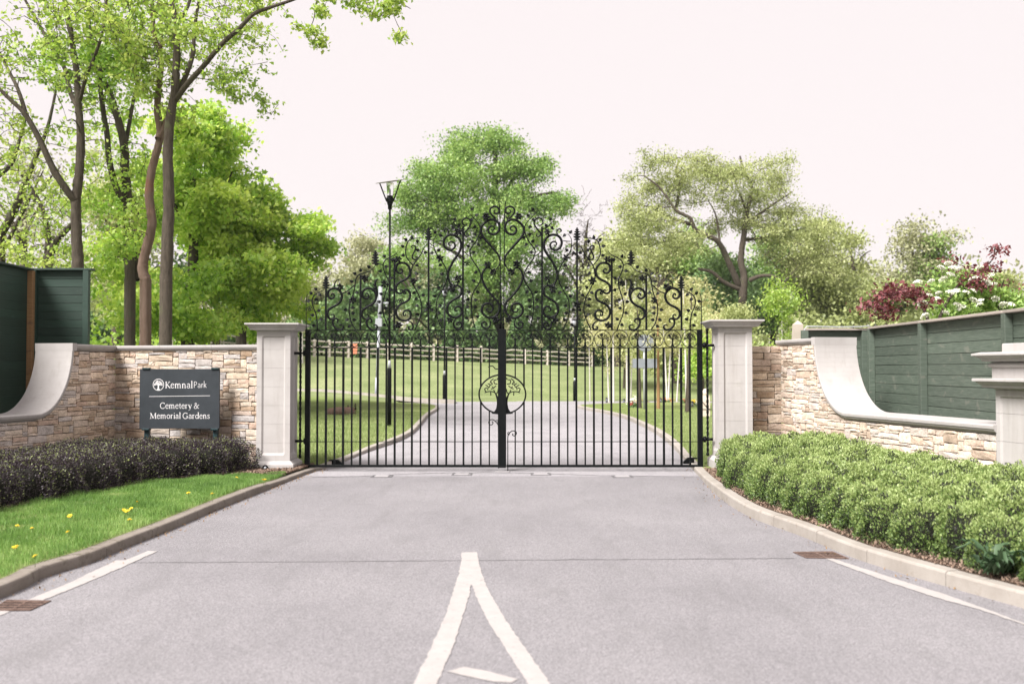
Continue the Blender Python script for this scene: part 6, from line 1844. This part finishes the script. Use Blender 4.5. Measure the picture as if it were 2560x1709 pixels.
def road_sign():
    Y = 36.5; b0 = P(1611, 1024, Y); x, y, z = b0
    t = thing("road_sign", b0, "grey back of a round and an oblong road sign on the right lawn", "road sign")
    c = P(1613, 857, Y); r = 21.5 * Y / F; w = P(1611.5, 908, Y)
    MB().tube([(x, y, z - .1), (x, y, c.z + r * .8)], .038, 10).obj("post", M['galv'], t, origin=b0)
    me = MB(); ring0 = [(c.x + r * math.cos(a), c.y - .050, c.z + r * math.sin(a)) for a in np.linspace(0, 2 * math.pi, 32, endpoint=False)]
    me.prism(ring0, (0, .008, 0)); me.obj("round_plate", M['galv2'], t, origin=c)
    me = MB(); me.box((w.x, w.y - .046, w.z), (61 * Y / F, .008, 23.4 * Y / F), 0, .002); me.obj("oblong_plate", M['galv2'], t, origin=w)
    for cc_, hh, dz_ in ((c, r * .62, r * .66), (c, r * .62, -r * .66), (w, 27 * Y / F, 8.6 * Y / F), (w, 27 * Y / F, -8.6 * Y / F)):
        MB().box((cc_.x, cc_.y - .030 - 0.0, cc_.z + dz_), (hh * 2 * .98, .022, .032), 0, .003).obj("rib", M['galv3'], t, origin=cc_)
    for cc_ in (c, w): MB().box((cc_.x, cc_.y - .066, cc_.z), (.01, .01, .01)).obj("bolt", M['galv3'], t, origin=cc_)
M['galv2'] = mottled("grey_sign_back", (.19, .205, .23), (.23, .245, .27), 6, .5)
M['galv3'] = mottled("sign_rib_grey", (.13, .14, .16), (.17, .18, .20), 6, .5)
road_sign()

# ------------------------------------------------------------------ log, posts, flowers and small things on the lawns
def log():
    a, b_ = P(818, 1036, 31.5), P(888, 1030, 31.8)
    a.z = zt(a.x, a.y) + .06; b_.z = zt(b_.x, b_.y) + .13
    t = thing("fallen_log", a, "rotting half sunk log lying in the left lawn behind the gate", "log")
    mb = MB(); pts = [a + (b_ - a) * f + Vector((0, 0, .03 * math.sin(f * 5))) for f in np.linspace(0, 1, 9)]
    mb.tube(pts, [.13, .145, .14, .15, .155, .15, .17, .18, .14], 9, flat=.75); mb.obj("trunk", M['bark_red'], t, origin=a)
    mb = MB(); c = b_ + Vector((-.1, -.05, .05)); 
    for k in range(3): mb.tube([c + Vector((.1 * k - .1, 0, 0)), c + Vector((.12 * k - .12, -.05, .13 + .03 * k))], [.05, .02], 6)
    mb.obj("stub", M['bark_dark'], t, origin=c)
    r = np.random.default_rng(5); n = 160
    cs = np.array([(b_.x, b_.y, b_.z)]) + r.normal(size=(n, 3)) * np.array([.10, .08, .06])
    cs[:, 2] = np.maximum(cs[:, 2], zt(b_.x, b_.y)); cs -= np.array([tuple(b_)])
    o = ob("tuft", leaf_mesh("tuft", cs, .08, .02, r.random(n), rng=r, axis_bias=np.array([[0, 0, 1.]]), abias=1.0), M['blade_far'], t, b_); o['kind'] = 'stuff'
log()
def carved_post():
    Y = 30.7; b0 = P(1764, 1044, Y); tp = P(1768, 971, Y); x, y, z = b0; h = tp.z - z
    t = thing("wooden_post", b0, "pale carved wooden post with a rope beside the right gate pillar", "post")
    MB().loft([sq(.115, z - .1, x, y), sq(.12, z + h * .55, x, y), sq(.105, z + h * .72, x, y), sq(.10, z + h * .78, x, y)]).obj("shaft", M['postwood'], t, origin=b0)
    MB().lathe((x, y, z), [(.07, h * .781), (.085, h * .83), (.08, h * .92), (.05, h * .985), (.01, h)], 10).obj("rounded_top", M['postwood'], t, origin=b0)
    MB().tube([tuple(v) for v in spline([(x - .12, y - .13, z + h * .56), (x + .02, y - .14, z + h * .36), (x + .12, y - .13, z + h * .30), (x + .5, y, z + h * .22)], 5)], .012, 5).obj("rope", M['bark'], t, origin=b0)
    MB().tube([(x - .125, y - .125, z + h * .30), (x + .125, y - .125, z + h * .29)], .010, 5).obj("rope", M['bark'], t, origin=b0)
    MB().lathe((x + .01, y - .125, z + h * .56), [(.004, -.02), (.02, -.01), (.02, .01), (.004, .02)], 6).obj("eyelet", M['iron'], t, origin=b0)
carved_post()
def blooms(t, c, n, R_, mat, rng, name="blossoms", z=.06, size=.05):
    cs = rng.normal(size=(n, 3)) * np.array([R_, R_ * .7, R_ * .7])
    m_ = leaf_mesh(name, cs, size, size * .8, rng.random(n), rng=rng)
    o = ob(name, m_, mat, t, c); o['kind'] = 'stuff'
    return o
def bouquet(px, py, Y, label, mats, R_=.16, leaf=True, potted=False, cat="flowers", name="bouquet"):
    b0 = P(px, py, Y); b0.z = zt(b0.x, Y)
    rng = np.random.default_rng(int(px * 7 + py))
    t = thing(name, b0, label, cat, "flowers left on the memorial lawn")
    if potted: MB().lathe(b0, [(.06, -.02), (.08, .10), (.085, .11), (.07, .11)], 10).obj("pot", M['pot'], t, origin=b0)
    if leaf:
        n = 160; cs = rng.normal(size=(n, 3)) * np.array([R_ * .7, R_ * .6, R_ * .6]); cs[:, 2] = np.abs(cs[:, 2]) + .02
        o = ob("greenery", leaf_mesh("greenery", cs, .09, .035, rng.random(n), rng=rng), M['leaf_dark'], t, b0); o['kind'] = 'stuff'
    for i, (m_, dx, dz, rr, n) in enumerate(mats): blooms(t, b0 + Vector((dx, -.05, dz)), n, rr, m_, rng)
bouquet(1584, 1021, 38, "large wreath of cream and red flowers standing by the white birches", [(M['petal_w'], .04, .32, .10, 170), (M['petal_r'], -.10, .16, .07, 60), (M['yellowp'], .08, .27, .05, 30)], .15, name="flower_wreath", cat="wreath")
bouquet(1613, 1006, 46, "low bank of orange flowers at the foot of the birch pair", [(M['petal_o'], 0, .10, .06, 50)], .10)
bouquet(1668, 1006, 45.5, "orange flowers under the white birch pair", [(M['petal_o'], -.12, .12, .08, 70), (M['petal_o'], .2, .12, .07, 60)], .12)
bouquet(1735, 1018, 41, "bright yellow flowers beside the rightmost brown trunk", [(M['yellowp'], 0, .13, .08, 90)], .10)
bouquet(1712, 1009, 43, "pinkish red flowers in front of the tall birch", [(M['petal_r'], 0, .12, .06, 45)], .12)
bouquet(1746, 1024, 39, "small potted white flowers near the gate post", [(M['petal_w'], 0, .15, .06, 80)], .06, potted=True)
bouquet(1661, 1010, 44, "small dark potted plant left of the orange flowers", [(M['petal_r'], 0, .15, .04, 30)], .06, potted=True)
for i, (px, py, Y, lab) in enumerate(((1517, 1013, 44, "dark grave lantern at the edge of the lane, left of the wreath"), (1560, 1010, 45, "dark grave lantern just left of the wreath"), (1652, 1011, 43.5, "dark grave lantern between sign post and birch pair"), (1731, 1023, 39, "dark grave lantern by the yellow flowers"))):
    b0 = P(px, py, Y); b0.z = zt(b0.x, Y)
    t = thing("grave_lantern", b0, lab, "lantern", "small lanterns on the memorial lawn")
    MB().lathe(b0, [(.06, -.01), (.06, .03), (.045, .035)], 8).obj("foot", M['pot'], t, origin=b0)
    MB().lathe(b0, [(.042, .036), (.048, .16)], 8).obj("body", M['galv3'], t, origin=b0)
    MB().lathe(b0, [(.066, .161), (.05, .19), (.012, .23)], 8).obj("roof", M['pot'], t, origin=b0)

# obelisk behind the right wall
c = P(1995, 900, 16.6); tpz = P(1993, 800.5, 16.6).z
t = thing("obelisk", (c.x, 16.6, .05), "pale stone obelisk showing above the coping of the right wall", "obelisk")
MB().loft([sq(.165, .05, c.x, 16.6), sq(.070, tpz - .07, c.x, 16.6)]).obj("shaft", M['obelisk'], t, origin=(c.x, 16.6, .05))
MB().loft([sq(.070, tpz - .0695, c.x, 16.6), sq(.003, tpz, c.x, 16.6)]).obj("point", M['obelisk'], t, origin=(c.x, 16.6, tpz))
MB().box((c.x, 16.6, .02), (.44, .44, .10), 0, .01).obj("plinth", M['obelisk'], t, origin=(c.x, 16.6, 0))

# uplighter by the left pillar
def spot():
    b0 = G(664, 1176, .06); t = thing("spotlight", b0, "small round black ground spotlight at the foot of the left gate pillar", "spotlight")
    R = Matrix.Rotation(math.radians(70), 3, 'X')
    MB().lathe(b0 + Vector((0, 0, .035)), [(.02, -.05), (.040, -.04), (.044, .02), (.044, .035), (.036, .036), (.034, .026), (.001, .024)], 14, tilt=R).obj("housing", M['iron'], t, origin=b0)
    MB().lathe(b0 + Vector((0, 0, .035)), [(.001, .0255), (.022, .026), (.001, .0275)], 12, tilt=R).obj("lens", M['galv'], t, origin=b0)
    MB().tube([b0 + Vector((0, .02, -.03)), b0 + Vector((0, .02, .03))], .010, 6).obj("stake", M['iron'], t, origin=b0)
spot()
# weed by the left pillar foot, thistle by the right kerb
def tuft(name, label, c, n, R_, L, Wd, mat, seed, cat, up=1.0):
    r = np.random.default_rng(seed); t = thing(name, c, label, cat)
    cs = r.normal(size=(n, 3)) * np.array([R_, R_, R_ * .5]); cs[:, 2] = np.abs(cs[:, 2])
    o = ob("leaves", leaf_mesh("leaves", cs, r.uniform(.6, 1.2, n) * L, Wd, r.random(n), rng=r, axis_bias=np.array([[0, 0, 1.]]), abias=up), mat, t, c); o['kind'] = 'stuff'
tuft("weed", "small green weed beside the black spotlight", G(656, 1170, .07), 60, .05, .06, .03, M['leaf_maple'], 1, "weed")
th = G(2480, 1440, .12)
def thistle():
    t = thing("thistle", th, "bluish green prickly thistle spilling over the right kerb", "weed")
    r = np.random.default_rng(8)
    for k in range(24):
        a = r.uniform(0, 6.28); L = r.uniform(.12, .30); d = Vector((math.cos(a), math.sin(a), 0)); n_ = Vector((-d.y, d.x, 0))
        vs = []; fs = []; m_ = 9
        for i in range(m_):
            f = i / (m_ - 1); c = d * (L * f) + Vector((0, 0, .02 + .22 * math.sin(f * 2.3) * r.uniform(.75, 1.1) * L / .3))
            w = .027 * math.sin(math.pi * min(.98, f * .9 + .08)) * (1.25 if i % 2 else .55)
            vs += [tuple(c + n_ * w + Vector((0, 0, .012))), tuple(c), tuple(c - n_ * w + Vector((0, 0, .012)))]
        for i in range(m_ - 1):
            b_ = i * 3; fs += [(b_, b_ + 1, b_ + 4, b_ + 3), (b_ + 1, b_ + 2, b_ + 5, b_ + 4)]
        tn = r.uniform(.0, .7)
        ob("leaf", mesh_np("leaf", vs, fs, [tn] * len(vs)), M['thistle'], t, th + Vector((r.normal(0, .05), r.normal(0, .04), 0)))
thistle()
# dandelions in the verge
def dandelion_parts():
    mb = MB(); mb.tube([(0, 0, -.02), (.004, 0, .03), (0, 0, .066)], .0022, 5); st = mb.mesh("stem"); st.materials.append(M['stalk'])
    r = np.random.default_rng(3); vs = []; fs = []
    for ring in range(3):
        for k in range(12):
            a = 2 * math.pi * (k + .33 * ring) / 12; R_ = .026 - .007 * ring; z = .004 * ring; b_ = len(vs); w = .0042
            for u, v in ((.1, 0), (.6, 1), (1, 0), (.6, -1)): vs.append((R_ * u * math.cos(a) - w * v * math.sin(a), R_ * u * math.sin(a) + w * v * math.cos(a), z + .004 * u))
            fs.append((b_, b_ + 1, b_ + 2, b_ + 3))
    hd = bpy.data.meshes.new("flower_head"); hd.from_pydata(vs, [], fs); hd.materials.append(M['yellowp']); hd.update()
    return st, hd
M['stalk'] = mottled("green_stalk", (.10, .16, .04), (.16, .22, .07), 20, .7)
DST, DHD = dandelion_parts()
DL = [((98, 765), "lowest big yellow dandelion by the left edge"), ((85, 770), "dandelion bud touching the big one by the left edge"), ((190, 655), "yellow dandelion below the left end of the purple hedge"), ((103, 640), "small dandelion beside the mulch at the left edge"),
      ((402, 677), "small dandelion in the middle of the verge, below a taller one"), ((415, 580), "taller yellow dandelion in the middle of the verge"), ((405, 588), "half hidden dandelion just behind the taller one in the middle"), ((770, 604), "dandelion close to the kerb, nearest the road"),
      ((738, 546), "left one of three dandelions close together"), ((756, 552), "lower one of three dandelions close together"), ((780, 537), "right one of three dandelions close together"), ((815, 496), "dandelion just above the three that stand together"),
      ((1120, 442), "dandelion alone under the middle of the slate sign"), ((1408, 344), "dandelion at the mulch edge under the hedge end"), ((1565, 362), "left one of a pair of dandelions by the pillar mulch"), ((1575, 360), "right one of a pair of dandelions by the pillar mulch"),
      ((1262, 447), "small dandelion near the kerb between the sign and pillar"), ((208, 822), "small dandelion near the kerb at the lower left")]
for (x, y), lab in DL:
    p = G(x / 2.379, 1050 + y / 2.379, .15); p.z = verge_z(-1, p.y) + .02
    t = thing("dandelion", p, lab, "dandelion", "dandelions in the left verge")
    a = RNG.uniform(-.25, .25)
    ob("stem", DST, None, t, p); o = ob("flower_head", DHD, None, t, p + Vector((0, 0, .066))); o.rotation_euler = (RNG.uniform(-.1, .6), a, RNG.uniform(0, 6)); k = RNG.uniform(.85, 1.2); o.scale = (k, k, k)
# dead leaves blown against the kerbs
r = np.random.default_rng(19); n = 420
y = np.where(r.random(n) < .7, r.uniform(6.6, 13.5, n), r.uniform(13, 15.5, n)); sd_ = np.where(r.random(n) < .75, -1, 1)
x = np.array([kx(s_, b_) for s_, b_ in zip(sd_, y)]) - sd_ * np.abs(r.normal(.02, .10, n))
ob("dead_leaves", leaf_mesh("dead_leaves", np.stack([x, y, np.full(n, .010)], 1), r.uniform(.012, .035, n), .014, r.random(n), np.array([[0, 0, 1.]]), 1.8, rng=r), M['dead'], label="dry brown leaf litter along the kerbs", kind='stuff')

# ------------------------------------------------------------------ purple shrub and white viburnum behind the right fence
def shrub(name, label, cat, blobs, mat, L, lp, seed, stems, sig=.09, tone=.5, aspect=.7):
    tree(name, label, stems, blobs, mat, M['bark'], lp, L, sig, tone, .25, seed, None, shell=.2, r_tip=.004, rk=.006, cat=cat, aspect=aspect)
YS = 16.7
def stem(px0, pts): return (np.concatenate([[(P(px0, 900, YS).x, YS, .0)], pathw(pts, YS, .2)]), .03, .008)
shrub("purple_shrub", "dark purple leaved shrub spraying over the long green fence on the right", "shrub",
      [(2180, 770, YS - .1, 55, 10, .3, 22), (2235, 740, YS, 45, 24, .35, 30), (2290, 750, YS, 50, 34, .4, 34), (2390, 705, YS, 55, 30, .4, 26), (2450, 680, YS, 55, 22, .4, 22), (2490, 622, YS, 9, 26, .2, 8), (2520, 720, YS, 30, 30, .3, 8), (2230, 790, YS, 40, 14, .3, 12), (2385, 655, YS, 16, 14, .2, 5)],
      M['leaf_purple'], .085, 9, 101, [stem(2330, [(2320, 800), (2300, 760), (2250, 735), (2200, 745), (2150, 775)]), stem(2360, [(2350, 790), (2390, 720), (2440, 680), (2480, 650), (2488, 610)])], .10, .5, .6)
vib = [(2420, 730, YS + .3, 90, 60, .5, 170), (2350, 770, YS + .2, 60, 30, .4, 70), (2490, 745, YS + .3, 80, 45, .5, 130), (2540, 760, YS + .3, 50, 40, .5, 80)]
shrub("viburnum", "green viburnum bush carrying flat white flower heads above the right fence", "shrub", vib, M['leaf_vib'], .075, 12, 102, [stem(2430, [(2425, 800), (2420, 740), (2400, 700)]), stem(2500, [(2500, 800), (2495, 750), (2510, 700)])], .10, .55, .6)
vb = bpy.data.objects["viburnum"]
def head_mesh(seed):
    r = np.random.default_rng(seed); n = 150; a = r.uniform(0, 6.28, n); q_ = np.sqrt(r.random(n)); R_ = .062
    c = np.stack([np.cos(a) * q_ * R_, np.sin(a) * q_ * R_, .022 * (1 - q_ ** 2) + r.normal(0, .004, n)], 1)
    m_ = leaf_mesh("flower_head", c, .018, .016, r.random(n), np.array([[0, 0, 1.]]), 1.2, rng=r); m_.materials.append(M['petal_w']); return m_
HEADS = [head_mesh(i) for i in range(3)]
for (x, y) in ((1560, 415), (1480, 460), (1605, 462), (1672, 470), (1580, 530), (1505, 580), (1235, 610), (1375, 600), (1815, 575), (1870, 562), (2000, 548), (1955, 610), (2020, 635), (1455, 722), (1435, 785), (1575, 715), (1630, 710), (1745, 715), (1820, 700), (1820, 800), (1890, 805), (1885, 845), (2050, 785), (1650, 845), (1690, 880), (1530, 930), (1310, 965), (1285, 840), (2135, 850), (2210, 845), (1885, 455), (1360, 745)):
    p = P(2000 + x / 4.195, 560 + y / 4.195, YS - .32 + RNG.uniform(-.15, .1))
    o = ob("flower_head", HEADS[RNG.integers(3)], None, vb, p); o.rotation_euler = (RNG.uniform(.2, .7), RNG.uniform(-.3, .3), RNG.uniform(0, 6)); k = RNG.uniform(.85, 1.3); o.scale = (k, k, k * 1.2)
# a bird far off
bp = P(1535, 450.5, 60)
t = thing("bird", bp, "tiny dark bird flying in the white sky right of the middle oak", "bird")
me = bpy.data.meshes.new("body")
vs = [(-.10, 0, 0), (-.03, -.02, .02), (.05, -.02, .02), (.11, 0, .005), (-.03, .02, .02), (.05, .02, .02), (.0, 0, -.025), (-.0, 0, .035), (.0, -.12, .055), (-.05, -.06, .04), (.0, .12, .055), (-.05, .06, .04)]
fs = [(0, 6, 1), (1, 6, 2), (2, 6, 3), (0, 4, 6), (4, 5, 6), (5, 3, 6), (0, 1, 7), (1, 2, 7), (2, 3, 7), (0, 7, 4), (4, 7, 5), (5, 7, 3), (1, 2, 8, 9), (5, 4, 11, 10)]
me.from_pydata(vs, [], fs); me.update()
ob("body", me, M['pot'], t, bp)

# ------------------------------------------------------------------ thin spring haze over the whole place
hz = bpy.data.materials.new("thin_haze"); hz.use_nodes = True
t_ = hz.node_tree; t_.nodes.clear()
o_ = t_.nodes.new("ShaderNodeOutputMaterial"); v_ = t_.nodes.new("ShaderNodeVolumePrincipled")
v_.inputs["Density"].default_value = .0002
v_.inputs["Color"].default_value = (.96, .955, .965, 1)
t_.links.new(v_.outputs[0], o_.inputs["Volume"])
zmax = 36.0
MB().box((0, 300, zmax / 2 - .8), (920, 800, zmax + 1.6)).obj("haze", hz, origin=(0, 300, 0), label="thin pale haze in the air over the park", kind='stuff')
